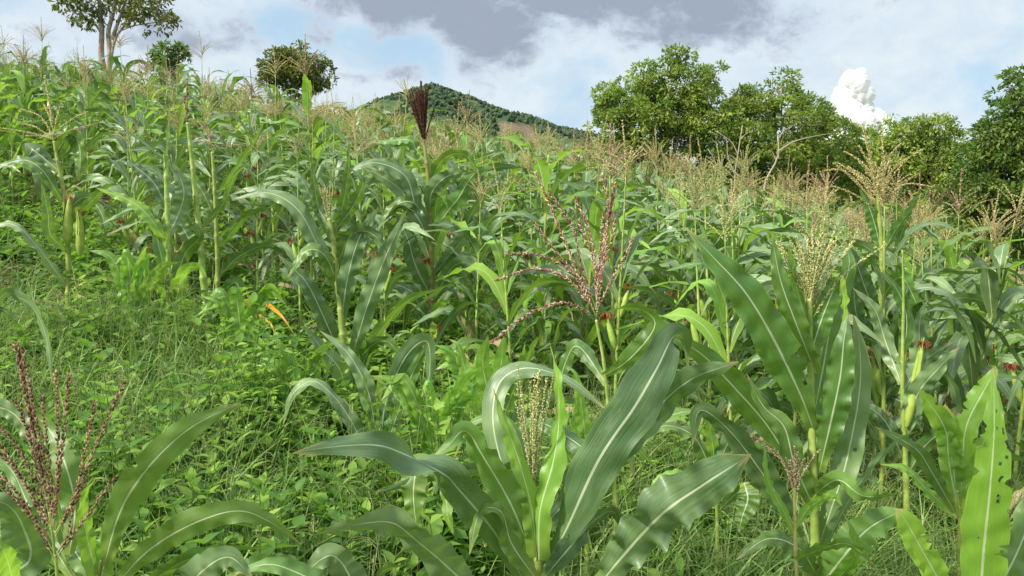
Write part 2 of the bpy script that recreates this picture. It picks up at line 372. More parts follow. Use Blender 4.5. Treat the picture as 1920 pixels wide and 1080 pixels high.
OCT_V = np.array([[0, 0, -1], [1, 0, -.1], [0, 1, -.1], [-1, 0, -.1], [0, -1, -.1], [0, 0, 1]], float)
OCT_T = np.array([[0, 2, 1], [0, 3, 2], [0, 4, 3], [0, 1, 4], [1, 2, 5], [2, 3, 5], [3, 4, 5], [4, 1, 5]])
def seeds(g, pos, dirs, ln, wd, rs, mat_i=0):
    """many stretched grains at once"""
    m = len(pos); D = nrm(dirs); ref = np.tile([0.3, 0.2, 1.0], (m, 1)); U = nrm(np.cross(D, ref)); Vv = np.cross(D, U)
    V = pos[:, None] + U[:, None] * OCT_V[None, :, 0:1] * np.reshape(wd, (-1, 1, 1)) + Vv[:, None] * OCT_V[None, :, 1:2] * np.reshape(wd, (-1, 1, 1)) + D[:, None] * OCT_V[None, :, 2:3] * np.reshape(ln, (-1, 1, 1))
    A = np.zeros((m, 6, 3)); A[..., 1] = 0.5; A[..., 2] = np.reshape(rs, (-1, 1))
    t = (OCT_T[None] + (np.arange(m) * 6)[:, None, None]).reshape(-1, 3)
    g.add(V, A, None, t, mat=mat_i)

def tassel_branch(g, C, rng, lod=0, fat=1.0, bare=0.06):
    """spikelets set along a rachis; lod 0 = close"""
    L = np.linalg.norm(np.diff(C, axis=0), axis=1).sum()
    k = 4 if lod < 2 else 3
    tube(g, C, np.linspace(0.0017, 0.0007, len(C)) * (1 if lod < 2 else 1.6), k, 0.9, cap=False); g.a[-1][:, 0] = 5.0
    sp = [0.0072, 0.012, 0.03][lod]
    m = max(3, int(L / sp)); tt = np.linspace(bare, 1, m)
    idx = tt * (len(C) - 1); pos = np.stack([np.interp(idx, np.arange(len(C)), C[:, i]) for i in range(3)], 1)
    T = nrm(np.gradient(C, axis=0)); Tm = nrm(np.stack([np.interp(idx, np.arange(len(C)), T[:, i]) for i in range(3)], 1))
    rep = 2 if lod < 2 else 1
    pos = np.repeat(pos, rep, 0); Tm = np.repeat(Tm, rep, 0); m2 = len(pos)
    a = np.arange(m2) * 2.4 + rng.uniform(0, 6); ref = np.tile([0.2, 1.0, 0.1], (m2, 1)); U = nrm(np.cross(Tm, ref)); Vv = np.cross(Tm, U)
    O = U * np.cos(a)[:, None] + Vv * np.sin(a)[:, None]
    D = Tm + O * rng.uniform(0.25, 1.0, (m2, 1))
    ln = np.array([0.0052, 0.0075, 0.014])[lod] * rng.uniform(.8, 1.25, m2) * fat; wd = np.array([0.0017, 0.0024, 0.0030])[lod] * rng.uniform(.8, 1.3, m2) * fat
    seeds(g, pos + O * wd[:, None] * 1.1 + Tm * ln[:, None] * .5, D, ln, wd, rng.uniform(0, 1, m2))

def tassel(rng, base, up, n=12, L=0.24, spread=0.6, droop=0.2, lod=0, fat=1.0, az=None, tight=False, mainL=None):
    """returns list of Geo: [main spike, branch, branch...] in the same frame as base"""
    base = np.asarray(base, float); up = nrm(np.asarray(up, float)); res = []
    mainL = mainL or L * 1.35
    x = nrm(np.cross(up, [0.3, 1, 0.1])); y = np.cross(up, x)
    bend = (x * rng.uniform(-.1, .1) + y * rng.uniform(-.1, .1)) * mainL
    C = catmull([base, base + up * mainL * .5 + bend * .3, base + up * mainL + bend], 12)
    g = Geo(); tassel_branch(g, C, rng, lod, fat * 1.15, 0.25); res.append(g)
    for i in range(n):
        f = i / max(1, n - 1)
        a = rng.uniform(0, 6.28) if az is None else az[i % len(az)]
        sp = spread * (1.15 - 0.55 * f) * rng.uniform(.75, 1.25)
        b0 = base + up * (mainL * (0.02 + 0.26 * f))
        ll = L * (1.0 - 0.35 * f) * rng.uniform(.75, 1.1)
        o = x * math.cos(a) + y * math.sin(a)
        d = droop * rng.uniform(.3, 1.7)
        pts = []
        for s in np.linspace(0, 1, 6):
            ang = sp * (0.75 + 0.5 * s)
            pts.append((s, ang))
        pos = b0.copy(); pl = [pos.copy()]
        for s in np.linspace(0, 1, 9)[1:]:
            ang = sp * (0.8 + 0.4 * s) + d * s * 1.6
            pos = pos + (up * math.cos(ang) + o * math.sin(ang)) * ll / 8
            pl.append(pos.copy())
        g = Geo(); tassel_branch(g, catmull(pl, 10), rng, lod, fat, 0.05); res.append(g)
    return res

def ear(rng, base, dirv, L=0.20, W=0.026, lod=0, silk_len=0.05):
    d = nrm(np.asarray(dirv, float)); h = Geo(); s = Geo()
    n = 12 if lod == 0 else 7; t = np.linspace(0, 1, n)
    C = np.asarray(base) + d[None] * (t * L)[:, None]
    rad = W * np.interp(t, [0, .12, .35, .65, .88, 1], [.35, .8, 1, .85, .48, .22])
    tube(h, C, rad, 10 if lod == 0 else 6, rng.uniform(), tv=t * 0.85)
    # husk leaf tips
    for i in range(3 if lod == 0 else 1):
        a = rng.uniform(0, 6.28); x = nrm(np.cross(d, [.2, 1, .1])); y = np.cross(d, x); o = x * math.cos(a) + y * math.sin(a)
        p0 = C[0] + d * L * .5 + o * W * .93
        c = catmull([p0, C[0] + d * L * .85 + o * W * .75, C[0] + d * L * 1.12 + o * W * rng.uniform(.3, 1.3)], 7)
        blade(h, c, W * 1.3, np.tile(np.cross(d, o), (7, 1)), np.zeros(7), rng, 3, 0.3, 0.02, 0.9, 0.2)
    m = 60 if lod == 0 else 22
    for i in range(m):
        a = rng.uniform(0, 6.28); x = nrm(np.cross(d, [.2, 1, .1])); y = np.cross(d, x); o = x * math.cos(a) + y * math.sin(a)
        p0 = C[-1] + o * W * .12; k = rng.uniform(.5, 1.1) * silk_len
        c = catmull([p0, p0 + d * k * .5 + o * k * rng.uniform(0.1, .5), p0 + d * k * rng.uniform(.1, .6) + o * k * rng.uniform(.3, .7) + np.array([0, 0, -k * rng.uniform(0, .7)])], 5)
        tube(s, c, 0.0011 if lod == 0 else 0.003, 3, rng.uniform(), cap=False)
    return h, s

def stalk_geo(C, r0, r1, rng, nodes, lod=0):
    """C fine polyline from base to top; nodes = fractions of the length"""
    g = Geo(); n = 10 * (len(nodes) + 1) if lod == 0 else 4 * (len(nodes) + 1)
    P_ = catmull(C, 60)
    ns = [0] + list(nodes) + [1]
    ts = []; tv = []; rr = []
    for a, b in zip(ns[:-1], ns[1:]):
        for f in ([0, .05, .12, .3, .6, .88, .93, .97] if lod == 0 else [0, .1, .9]):
            t = a + (b - a) * f; ts.append(t); tv.append(f)
            bump = {0: 1.22, .05: 1.12, .12: .96, .97: 1.16, .93: 1.10}.get(f, 1.0)
            rr.append((r0 * (1 - t) ** .8 + r1 * (1 - (1 - t) ** .8)) * bump)
    ts.append(1); tv.append(1); rr.append(r1)
    idx = np.array(ts) * 59
    Q = np.stack([np.interp(idx, np.arange(60), P_[:, i]) for i in range(3)], 1)
    tube(g, Q, np.array(rr), 9 if lod == 0 else (6 if lod == 1 else 4), rng.uniform(), tv=np.array(tv)); return g

# ------------------------------------------------------------------ a maize plant grown by rule; returns part tuples
def grow(seed, h=1.9, nleaf=11, az0=0.0, kind='tan', lod=1, nears=1, droop=1.0, stalk='stalk', leafmat=('leaf', 'leaf_blue'), LL=0.78, LW=0.085, tn=12, tspread=.6, young=False, tL=.22, first=0.16):
    rng = np.random.default_rng(seed)
    parts = []            # (name, geo, matname, [subparts])
    ht = h - (0.34 if kind else 0.12)
    lean = rng.normal(0, .05, 2)
    Cs = [np.array([0, 0, -0.05]), np.array([lean[0] * .3, lean[1] * .3, ht * .4]), np.array([lean[0], lean[1], ht * .75]), np.array([lean[0] * 1.5, lean[1] * 1.5, ht])]
    line = catmull(Cs, 60)
    def at(f): return np.array([np.interp(f * 59, np.arange(60), line[:, i]) for i in range(3)])
    nf = np.linspace(first, 0.90, nleaf) + rng.normal(0, .008, nleaf)
    r0, r1 = .015 * h / 1.9, .005
    parts.append(('stalk', stalk_geo(Cs, r0, r1, rng, list(nf), lod), stalk, []))
    if kind:
        C2 = [at(1.0), at(1.0) + np.array([lean[0] * .2, lean[1] * .2, .20])]
        g = Geo(); tube(g, catmull(C2, 4), [.005, .004, .0032, .0028], 5, .5)
        parts[0][1].merge(g)
    n = {0: 26, 1: 16, 2: 8}[lod]; nu = {0: 7, 1: 5, 2: 3}[lod]
    for i, f in enumerate(nf):
        az = az0 + i * math.pi + rng.normal(0, .38)
        o = np.array([math.cos(az), math.sin(az), 0]); sd = np.array([-math.sin(az), math.cos(az), 0])
        up = i / (nleaf - 1)
        L = LL * (0.66 + 0.55 * math.sin(math.pi * (0.18 + .75 * up))) * rng.uniform(.82, 1.12) * h / 1.9
        phi0 = R(rng.uniform(52, 68) + 10 * up + (8 if young else 0)); phi1 = R(rng.uniform(-88, -12) * droop + 42 * up ** 2 * (1.2 if young else .8) - 8)
        kink = rng.uniform(.32, .66); sharp = rng.uniform(1.5, 8)
        p = at(f) + o * 0.006; pl = [p - o * .004 - np.array([0, 0, .02])]; daz = rng.normal(0, .3)
        for s in np.linspace(0, 1, 14):
            ph = phi0 + (phi1 - phi0) / (1 + math.exp(-sharp * 2 * (s - kink)))
            oo = o * math.cos(daz * s) + sd * math.sin(daz * s)
            p = p + (oo * math.cos(ph) + np.array([0, 0, math.sin(ph)])) * L / 14; pl.append(p.copy())
        C = catmull(pl, n)
        roll = rng.normal(0, .25) + rng.normal(0, .9) * sstep(np.linspace(0, 1, n), .25, 1)
        mt = leafmat[int(rng.integers(0, len(leafmat)))]
        if i < 2 and rng.uniform() < .25: mt = 'leaf_dry'
        g = Geo(); blade(g, C, LW * (0.72 + .45 * math.sin(math.pi * (.1 + .75 * up))) * rng.uniform(.85, 1.1), np.tile(sd, (n, 1)), roll, rng, nu, rng.uniform(.2, .5), rng.uniform(.07, .20), bites=int(rng.integers(0, 4)) if lod == 0 else (1 if lod == 1 else 0))
        parts.append(('leaf', g, mt, []))
    for e in range(nears):
        f = nf[min(len(nf) - 1, int(nleaf * (.42 + .12 * e)))]
        az = az0 + rng.normal(0, .5) + math.pi * e
        o = np.array([math.cos(az), math.sin(az), 0])
        hk, sk = ear(rng, at(f) + o * .012, o * .28 + np.array([0, 0, 1]), .19 * rng.uniform(.85, 1.1), .024, lod, .075)
        parts.append(('ear', hk, 'husk', [('silk', sk, 'silk')]))
    if kind:
        gs = tassel(rng, at(1.0) + np.array([lean[0] * .2, lean[1] * .2, .16]), (lean[0], lean[1], 1), tn, tL, tspread, .25, lod)
        g = Geo()
        for x in gs: g.merge(x)
        parts.append(('tassel', g, 'tas_' + kind, []))
    return parts

def place_parts(parts, root):
    for nm, g, mt, subs in parts:
        o = link(nm, g.mesh(nm, M[mt]), root)
        if mt == 'leaf_dry': o['label'] = 'dry tan leaf'
        for sn, sg, sm in subs: link(sn, sg.mesh(sn, M[sm]), o)
def copy_tree(root, loc, rz, sc, label, group):
    r = root.copy(); COL.objects.link(r); r.location = [float(c) for c in loc]; r.rotation_euler = (0, 0, rz); r.scale = (sc, sc, sc)
    r['label'] = label; r['group'] = group
    for c in list(root.children):
        a = c.copy(); COL.objects.link(a); a.parent = r
        for d in c.children:
            b = d.copy(); COL.objects.link(b); b.parent = a
    return r

# ================================================================== SETTING
def icos(sub):
    import bmesh
    bm = bmesh.new(); bmesh.ops.create_icosphere(bm, subdivisions=sub, radius=1.0)
    bm.verts.ensure_lookup_table()
    v = np.array([x.co[:] for x in bm.verts]); f = np.array([[x.index for x in p.verts] for p in bm.faces]); bm.free(); return v, f

# ground: one sheet out to the horizon
rr = np.concatenate([[0.0], np.geomspace(0.5, 9000, 190)]); na = 256
aa = np.linspace(0, 2 * np.pi, na, endpoint=False)
gx = rr[:, None] * np.sin(aa)[None]; gy = rr[:, None] * np.cos(aa)[None]
gz = ground(gx, gy)
gg = Geo(); i, j = np.meshgrid(np.arange(1, len(rr) - 1), np.arange(na), indexing='ij'); j2 = (j + 1) % na
q = np.stack([i * na + j, i * na + j2, (i + 1) * na + j2, (i + 1) * na + j], -1).reshape(-1, 4)[:, ::-1]
j = np.arange(na); tri = np.stack([np.zeros(na, int), na + (j + 1) % na, na + j], 1)
Vg = np.stack([gx, gy, gz], -1).reshape(-1, 3)
gg.add(Vg, np.zeros_like(Vg), q, tri)
m, k = mat('soil_and_low_green')
pos = k.new('ShaderNodeNewGeometry').outputs['Position']
n_a = k.noise(pos, 0.6, 5, 0.6); n_b = k.noise(pos, 9.0, 5, 0.65); n_c = k.noise(pos, 45.0, 3, 0.6)
c = k.mix(k.ss(n_b, 0.35, 0.68), (0.045, 0.030, 0.019), (0.115, 0.075, 0.045))
c = k.mix(k.m('MULTIPLY', k.ss(n_c, 0.55, 0.7), 0.6), c, (0.24, 0.17, 0.10))
px_, py_, pz_ = k.sep(pos)
c = k.mix(k.m('MULTIPLY', k.ss(n_a, 0.42, 0.58), k.ss(n_b, 0.3, 0.6)), c, (0.06, 0.13, 0.025))
lawn = k.m('MULTIPLY', k.ss(py_, 15, 20), k.ss(px_, 5, 9))
c = k.mix(k.m('MULTIPLY', lawn, k.ss(n_b, 0.25, 0.45)), c, k.mix(n_c, (0.16, 0.27, 0.04), (0.30, 0.40, 0.08)))
c = k.mix(k.ss(py_, 60, 120), c, (0.07, 0.13, 0.035))
bp = k.new('ShaderNodeBump'); bp.inputs['Strength'].default_value = 0.8; bp.inputs['Distance'].default_value = 0.03
k.l.new(k.m('ADD', n_b, k.m('MULTIPLY', n_c, 0.5)), bp.inputs['Height'])
finish(k, principled(k, c, 0.95, 0.1, bp.outputs[0])); M['ground'] = m
tag(link('ground', gg.mesh('ground', m)), kind='structure')

# the wooded hill behind the field
def hill_h(x, y):
    xs = np.array([-900, -600, -380, -230, -150, -110, -74, -45, -20, 0, 30, 62, 95, 130, 200, 320, 520, 900])
    hs = np.array([0, 10, 42, 74, 98, 116, 129, 119, 108, 104, 97, 91, 80, 71, 52, 30, 10, 0.0])
    f = np.interp(x, xs, hs)
    yc = 800 + 40 * np.sin(x / 120.0)
    w = np.where(y < yc, 260.0, 300.0)
    b = np.exp(-((y - yc) / w) ** 2 * 1.2)
    g = 5.0 * np.sin(x / 21.0 + y / 90.0) * np.sin(y / 60.0 + 1) + 3.0 * np.sin(x / 9.0 + 2) * np.sin(y / 33.0)
    return f * b + g * (1 - np.exp(-((y - yc) / 60.0) ** 2)) * np.clip(f / 80, 0, 1) - 4
hx = np.linspace(-900, 900, 240); hy = np.linspace(330, 1400, 120); X, Y = np.meshgrid(hx, hy, indexing='ij')
hg = Geo(); i, j = np.meshgrid(np.arange(239), np.arange(119), indexing='ij')
q = np.stack([i * 120 + j, (i + 1) * 120 + j, (i + 1) * 120 + j + 1, i * 120 + j + 1], -1).reshape(-1, 4)
Vh = np.stack([X, Y, hill_h(X, Y)], -1); hg.add(Vh, np.zeros_like(Vh.reshape(-1, 3)), q)
m, k = mat('hill_slope')
pos = k.new('ShaderNodeNewGeometry').outputs['Position']
n_a = k.noise(pos, 0.03, 4, 0.6); n_b = k.noise(pos, 0.22, 5, 0.7)
c = k.mix(k.ss(n_b, 0.35, 0.65), (0.030, 0.060, 0.028), (0.075, 0.115, 0.045))
c = k.mix(k.ss(n_a, 0.50, 0.62), c, (0.115, 0.145, 0.062))
hx_, hy_, hz_ = k.sep(pos)
def box(v, a, b, s): return k.m('MULTIPLY', k.ss(v, a - s, a + s), k.ss(v, b - s, b + s, 1.0, 0.0))
wob = k.m('MULTIPLY', k.m('SUBTRACT', n_b, 0.5), 22)
bare = k.m('MULTIPLY', box(k.m('ADD', k.m('ADD', hx_, wob), k.m('MULTIPLY', hz_, 0.25)), 8, 38, 3), box(k.m('ADD', hz_, wob), 44, 80, 3))
bare = k.m('MAXIMUM', bare, k.m('MULTIPLY', box(k.m('ADD', hx_, wob), 30, 66, 4), box(k.m('ADD', hz_, wob), 40, 56, 3)))
c = k.mix(k.m('MULTIPLY', bare, 0.9), c, k.mix(n_b, (0.15, 0.105, 0.080), (0.25, 0.18, 0.135)))
finish(k, principled(k, c, 1.0, 0.05)); tag(link('mountain', hg.mesh('mountain', m)), kind='structure')

rng = np.random.default_rng(5)
iv, it = icos(1)
fg = Geo()
N = 16000
xx = rng.uniform(-330, 420, N); yy = rng.uniform(520, 860, N); hh = hill_h(xx, yy)
dens = np.array([mnoise.fractal(Vector((a * .022, b * .022, 3.0)), 1.0, 2.0, 3) for a, b in zip(xx, yy)])
keep = (dens > -0.22) & (rng.uniform(0, 1, N) < .8)
bx = xx + 0.25 * hh
keep &= ~((bx > 6) & (bx < 42) & (hh > 40) & (hh < 82) & (rng.uniform(0, 1, N) < .96)) & ~((xx > 26) & (xx < 70) & (hh > 38) & (hh < 58) & (rng.uniform(0, 1, N) < .9))
for a, b, z in zip(xx[keep], yy[keep], hh[keep]):
    s = rng.uniform(.8, 2.5); jit = 1 + rng.uniform(-.38, .38, len(iv))
    V = iv * jit[:, None] * np.array([s, s, s * rng.uniform(.8, 1.25)]) + np.array([a, b, z + s * .5])
    fg.add(V, np.tile([0, .5, rng.uniform()], (len(iv), 1)), None, it)
M['hillwood'] = simple('hill_woodland', (0.030, 0.056, 0.034), (0.080, 0.115, 0.060), 0.95, 0.05, 0.8, 0, None, False, 4)  # slightly bluish green, distance haze put into the colour
tag(link('hill_woodland', fg.mesh('hill_woodland', M['hillwood'], smooth=False)), 'dark green scrub and woodland covering the distant hill', 'woodland', kind='stuff')

# towering cumulus far beyond the trees
cg = Geo(); iv5, it5 = icos(5); D = 6000
for (px, py, r_) in [(1603, 158, 25), (1588, 182, 23), (1617, 180, 21), (1592, 212, 27), (1622, 208, 20), (1603, 240, 34), (1575, 246, 24), (1642, 222, 17), (1652, 240, 24), (1630, 250, 26),
                     (1668, 256, 20), (1600, 285, 60), (1655, 290, 50), (1560, 275, 32), (1595, 142, 12), (1612, 140, 13), (1690, 290, 30), (1540, 300, 36), (1720, 320, 40), (1500, 330, 40), (1620, 340, 70)]:
    p = P(px, py, D); rw = r_ * 1.12 * D / F
    V = iv5 * rw + p + np.array([0, rng.uniform(-.3, .3) * rw, 0])
    sc = 1 / 170.0
    dsp = np.array([mnoise.fractal(Vector(v * sc), 0.9, 2.1, 5) for v in V])
    cell = np.array([mnoise.voronoi(Vector(v / 105.0))[0][0] for v in V]); cell2 = np.array([mnoise.voronoi(Vector(v / 48.0))[0][0] for v in V])
    V = V + iv5 * (rw * .20 * dsp + 10 - 22 * cell - 12 * cell2)[:, None]
    cg.add(V, np.zeros_like(V), None, it5)
m, k = mat('cloud_white')
lw = k.new('ShaderNodeBsdfDiffuse'); lw.inputs[0].default_value = (0.82, 0.825, 0.83, 1); lw.inputs[1].default_value = 1.0
vt = k.new('ShaderNodeBsdfTranslucent'); vt.inputs[0].default_value = (0.96, 0.965, 0.98, 1)
mx = k.new('ShaderNodeMixShader'); mx.inputs[0].default_value = 0.45; k.l.new(lw.outputs[0], mx.inputs[1]); k.l.new(vt.outputs[0], mx.inputs[2])
wgt = k.new('ShaderNodeLayerWeight'); wgt.inputs[0].default_value = 0.5
cn = k.noise(k.new('ShaderNodeNewGeometry').outputs['Position'], 0.012, 6, 0.65)
tp = k.new('ShaderNodeBsdfTransparent'); mx2 = k.new('ShaderNodeMixShader')
k.l.new(k.ss(k.m('ADD', wgt.outputs['Facing'], k.m('MULTIPLY', k.m('SUBTRACT', cn, 0.5), 0.9)), 0.30, 0.95), mx2.inputs[0]); k.l.new(mx.outputs[0], mx2.inputs[1]); k.l.new(tp.outputs[0], mx2.inputs[2])
finish(k, mx2.outputs[0]); tag(link('cloud', cg.mesh('cloud', m)), kind='structure')

# ================================================================== NEAR MAIZE PLANTS, leaf by leaf as they stand in the photograph
def view_side(C):
    T = nrm(np.gradient(C, axis=0)); v = nrm(np.array([0, 0, CAMZ]) - C)
    return nrm(np.cross(T, v))
HERO_N = 0
def hero(label, d, stalk, r, leaves, tas=None, ears=(), young=(), stalkmat='stalk', nodes=(.2, .32, .44, .56, .68, .8, .9), group='maize plants in the field', extra=None, soil=True, ground_at=None):
    """stalk: [(px,py[,dd])..] bottom to top; r=(bottom,top) radius in px; leaves: dicts or tuples (pts, width_px, rolls, mat)"""
    global HERO_N
    HERO_N += 1; rng = np.random.default_rng(1000 + HERO_N)
    sp = [P(p[0], p[1], d + (p[2] if len(p) > 2 else 0)) for p in stalk]
    b = sp[0]; gz = float(ground(b[0], b[1]))
    if b[2] > gz + .02:
        dirv = nrm(sp[0] - sp[1]); L = (b[2] - gz + .04)
        dirv = nrm(dirv * .5 + np.array([0, 0, -1])); base = b + dirv * (L / -dirv[2]); sp = [base] + sp
    else: base = np.array([b[0], b[1], b[2]])
    org = np.array([base[0], base[1], base[2]])
    root = thing('maize_plant', label, 'maize plant', org, group)
    k = d / F
    g = stalk_geo(sp, r[0] * k, r[1] * k, rng, nodes, 0)
    link('stalk', g.mesh('stalk', M[stalkmat], origin=org), root)
    for lf in leaves:
        pts, w, rolls, mt = lf[:4]; opt = lf[4] if len(lf) > 4 else {}
        C = catmull([P(p[0], p[1], d + (p[2] if len(p) > 2 else 0)) for p in pts], opt.get('n', 72))
        n = len(C); roll = np.radians(np.interp(np.linspace(0, 1, n), np.linspace(0, 1, len(rolls)), rolls))
        g = Geo(); blade(g, C, w * k, view_side(C), roll, rng, opt.get('nu', 9), opt.get('fold', .28), opt.get('ruffle', .11), opt.get('base', .40), opt.get('peak', .42), opt.get('bites', int(rng.integers(0, 2))), tip_pow=opt.get('tip', 2.0), holes=opt.get('holes', int(rng.integers(0, 3)) if rng.uniform() < .35 else 0))
        o = link('leaf', g.mesh('leaf', M[mt], origin=org), root)
        if 'label' in opt: o['label'] = opt['label']
    if tas:
        kind, bp, up, n_, L, spread, dr = tas[:7]; opt = tas[7] if len(tas) > 7 else {}
        b0 = P(bp[0], bp[1], d + (bp[2] if len(bp) > 2 else 0)); u = P(up[0], up[1], d + (up[2] if len(up) > 2 else 0)) - b0
        gs = tassel(rng, b0, u, n_, L * k, spread, dr, 0, opt.get('fat', 1.0), mainL=np.linalg.norm(u), az=opt.get('az'))
        to = link('tassel', gs[0].mesh('tassel', M['tas_' + kind], origin=org), root)
        for br in opt.get('branches', []):
            C = catmull([P(p[0], p[1], d + (p[2] if len(p) > 2 else 0)) for p in br], 26); g = Geo(); tassel_branch(g, C, rng, 0, opt.get('fat', 1.0), .08); gs.append(g)
        for x in gs[1:]: link('tassel_branch', x.mesh('tassel_branch', M['tas_' + kind], origin=org), to)
    for (ep, et, L, W_, sk) in ears:
        e0 = P(ep[0], ep[1], d - .02); e1 = P(et[0], et[1], d - .03)
        hk, s_ = ear(rng, e0, e1 - e0, np.linalg.norm(e1 - e0), W_ * k, 0, .06)
        eo = link('ear', hk.mesh('ear', M['husk'], origin=org), root); link('silk', s_.mesh('silk', M[sk], origin=org), eo)
    return root

B = 'leaf_blue'; Lf = 'leaf'; Yg = 'leaf_young'
# -- centre foreground plant, tassel still held in the whorl
hero('large foreground maize plant, cream tassel still wrapped in its whorl, bottom centre', 1.9,
  [(1012, 1110), (1010, 1040), (1003, 960), (998, 925)], (13, 8),
  [([(984, 1090, -.02), (925, 995, -.1), (862, 920, -.2), (829, 887, -.25), (751, 848, -.33), (699, 834, -.38), (620, 838, -.42), (548, 850, -.45)], 66, (15, 5, 0, -12, -30, 82, 20, 5, -10), B, dict(peak=.5, tip=2.4)),
   ([(1005, 1061), (960, 950, -.05), (907, 858, -.1), (872, 808, -.12), (838, 838, -.14), (800, 866, -.16)], 62, (10, 5, -10, -50, 60), Lf, {}),
   ([(1090, 940, .25), (1010, 893, .25), (936, 880, .25), (860, 885, .22), (790, 900, .2), (700, 925, .15)], 42, (-30, -55, -40, -20), B, {}),
   ([(900, 1120, -.1), (838, 1062, -.2), (780, 1013, -.3), (733, 980, -.35), (660, 985, -.38), (585, 1004, -.4)], 66, (-10, -20, -50, -30, -60), B, dict(ruffle=.12)),
   ([(1010, 1075), (1055, 1005, -.04), (1121, 865, -.08), (1188, 765, -.08), (1232, 690, -.04), (1262, 632, .02), (1282, 640, .10), (1290, 700, .16)], 90, (-30, -15, 0, 10, 35, 75), B, dict(peak=.5, tip=1.7, ruffle=.05, base=.3)),
   ([(1110, 905, .12), (1160, 850, .12), (1222, 775, .12), (1295, 712, .1), (1385, 678, .06)], 74, (0, 25, 40, 15), B, dict(peak=.5)),
   ([(1120, 1100, -.1), (1170, 1040, -.15), (1240, 965, -.2), (1320, 908, -.22), (1408, 852, -.22)], 90, (-12, 10, 28, 5, 30), B, dict(peak=.55, ruffle=.2, tip=3)),
   ([(1395, 905, .02), (1402, 935, .0), (1392, 968, 0), (1385, 998, 0)], 44, (10, 20, 10), Lf, dict(peak=.3)),
   ([(1008, 1090, -.05), (960, 1020, -.1), (940, 960, -.15), (900, 960, -.18), (880, 1040, -.2)], 46, (10, 30, 70, 20), Lf, {}),
   ([(1015, 1090, -.03), (1065, 1030, -.05), (1110, 980, .0), (1150, 960, .05), (1175, 1010, .05)], 44, (-10, 20, 60, 30), B, {}),
   ([(1005, 1000, .05), (1060, 940, .15), (1080, 880, .2), (1170, 850, .2), (1190, 900, .2)], 44, (20, 40, 70, 20), B, {}),
   ([(1010, 1060, .05), (990, 900, .3), (960, 800, .4), (890, 790, .42), (850, 860, .42)], 40, (20, 50, 40, 10), Lf, {}),
   # leaves of the whorl
   ([(1006, 1045, -.02), (998, 960, -.035), (975, 870, -.03), (950, 800, -.02), (925, 728)], 44, (30, 20, 45), Yg, dict(base=.9, peak=.3, fold=.5)),
   ([(1010, 1050, -.02), (1012, 960, -.045), (1036, 870, -.03), (1047, 800), (1046, 720), (1030, 640, .05)], 50, (-35, -25, -50, -70), Yg, dict(base=.9, peak=.3, fold=.5)),
   ([(1012, 1040), (995, 985), (958, 935), (930, 900), (918, 890)], 56, (10, 0, -20), Lf, dict(base=.9, peak=.2)),
   ([(1020, 1010, .1), (955, 905, .25), (925, 800, .3), (935, 720, .35), (985, 690, .35), (1060, 710, .33), (1140, 770, .3)], 50, (20, 0, -20, -10, -60, -20), B, dict(peak=.5)),
   ([(1030, 990, .1), (1110, 900, .3), (1100, 850, .3), (1060, 880, .25)], 50, (0, 30, 60), B, {}),
   ([(925, 930, .1), (845, 905, .05), (838, 955, 0), (850, 1002, -.02)], 30, (60, 20, 40, 10), Yg, dict(peak=.4, tip=3)),
   ([(840, 900, .2), (790, 870, .2), (775, 920, .18), (782, 1000, .18)], 58, (20, 10, 30), Lf, {})],
  ('green', (1000, 930), (988, 700), 16, 235, .27, -.05, dict(fat=.95)))
# -- wine red tassel, centre right
hero('slender maize plant with long arching wine-red tassel, right of centre foreground', 2.25,
  [(1156, 1000), (1150, 900), (1140, 760), (1132, 680), (1118, 600)], (7.5, 2.2),
  [([(1132, 705), (1172, 680, -.05), (1212, 638, -.1), (1228, 605, -.12), (1205, 582, -.12), (1165, 578, -.12), (1132, 588, -.12)], 42, (30, 20, -20, -60, -70), Lf, dict(peak=.5)),
   ([(1140, 780), (1200, 730, .2), (1275, 705, .3), (1330, 745, .3)], 36, (20, 40, 10), B, {}),
   ([(1137, 720), (1085, 650, .1), (1060, 680, .15), (1040, 760, .15)], 34, (0, 40, 10), Lf, {}),
   ([(1152, 900), (1080, 830, .1), (1000, 790, .2), (950, 830, .2)], 40, (0, 30, 50), Lf, {})],
  ('red', (1118, 600), (1128, 345), 2, 190, .35, .1, dict(fat=1.35, branches=[
     [(1116, 590), (1095, 540), (1060, 455), (1030, 380), (1005, 325)], [(1116, 590), (1085, 525), (1040, 470), (1003, 420)], [(1112, 575), (1070, 510), (1010, 478), (950, 478, -.1)],
     [(1114, 580), (1060, 520), (1000, 505), (932, 525, -.1)], [(1118, 595), (1060, 568, -.1), (990, 590, -.15), (925, 640, -.2)], [(1120, 585), (1130, 500), (1150, 440), (1152, 400)],
     [(1120, 580), (1150, 520), (1175, 475), (1185, 450)], [(1118, 560), (1115, 480), (1100, 420), (1080, 370)], [(1118, 570), (1135, 470), (1140, 380), (1130, 330)], [(1116, 575), (1090, 500), (1075, 430), (1030, 360)]])), stalkmat='stalk')
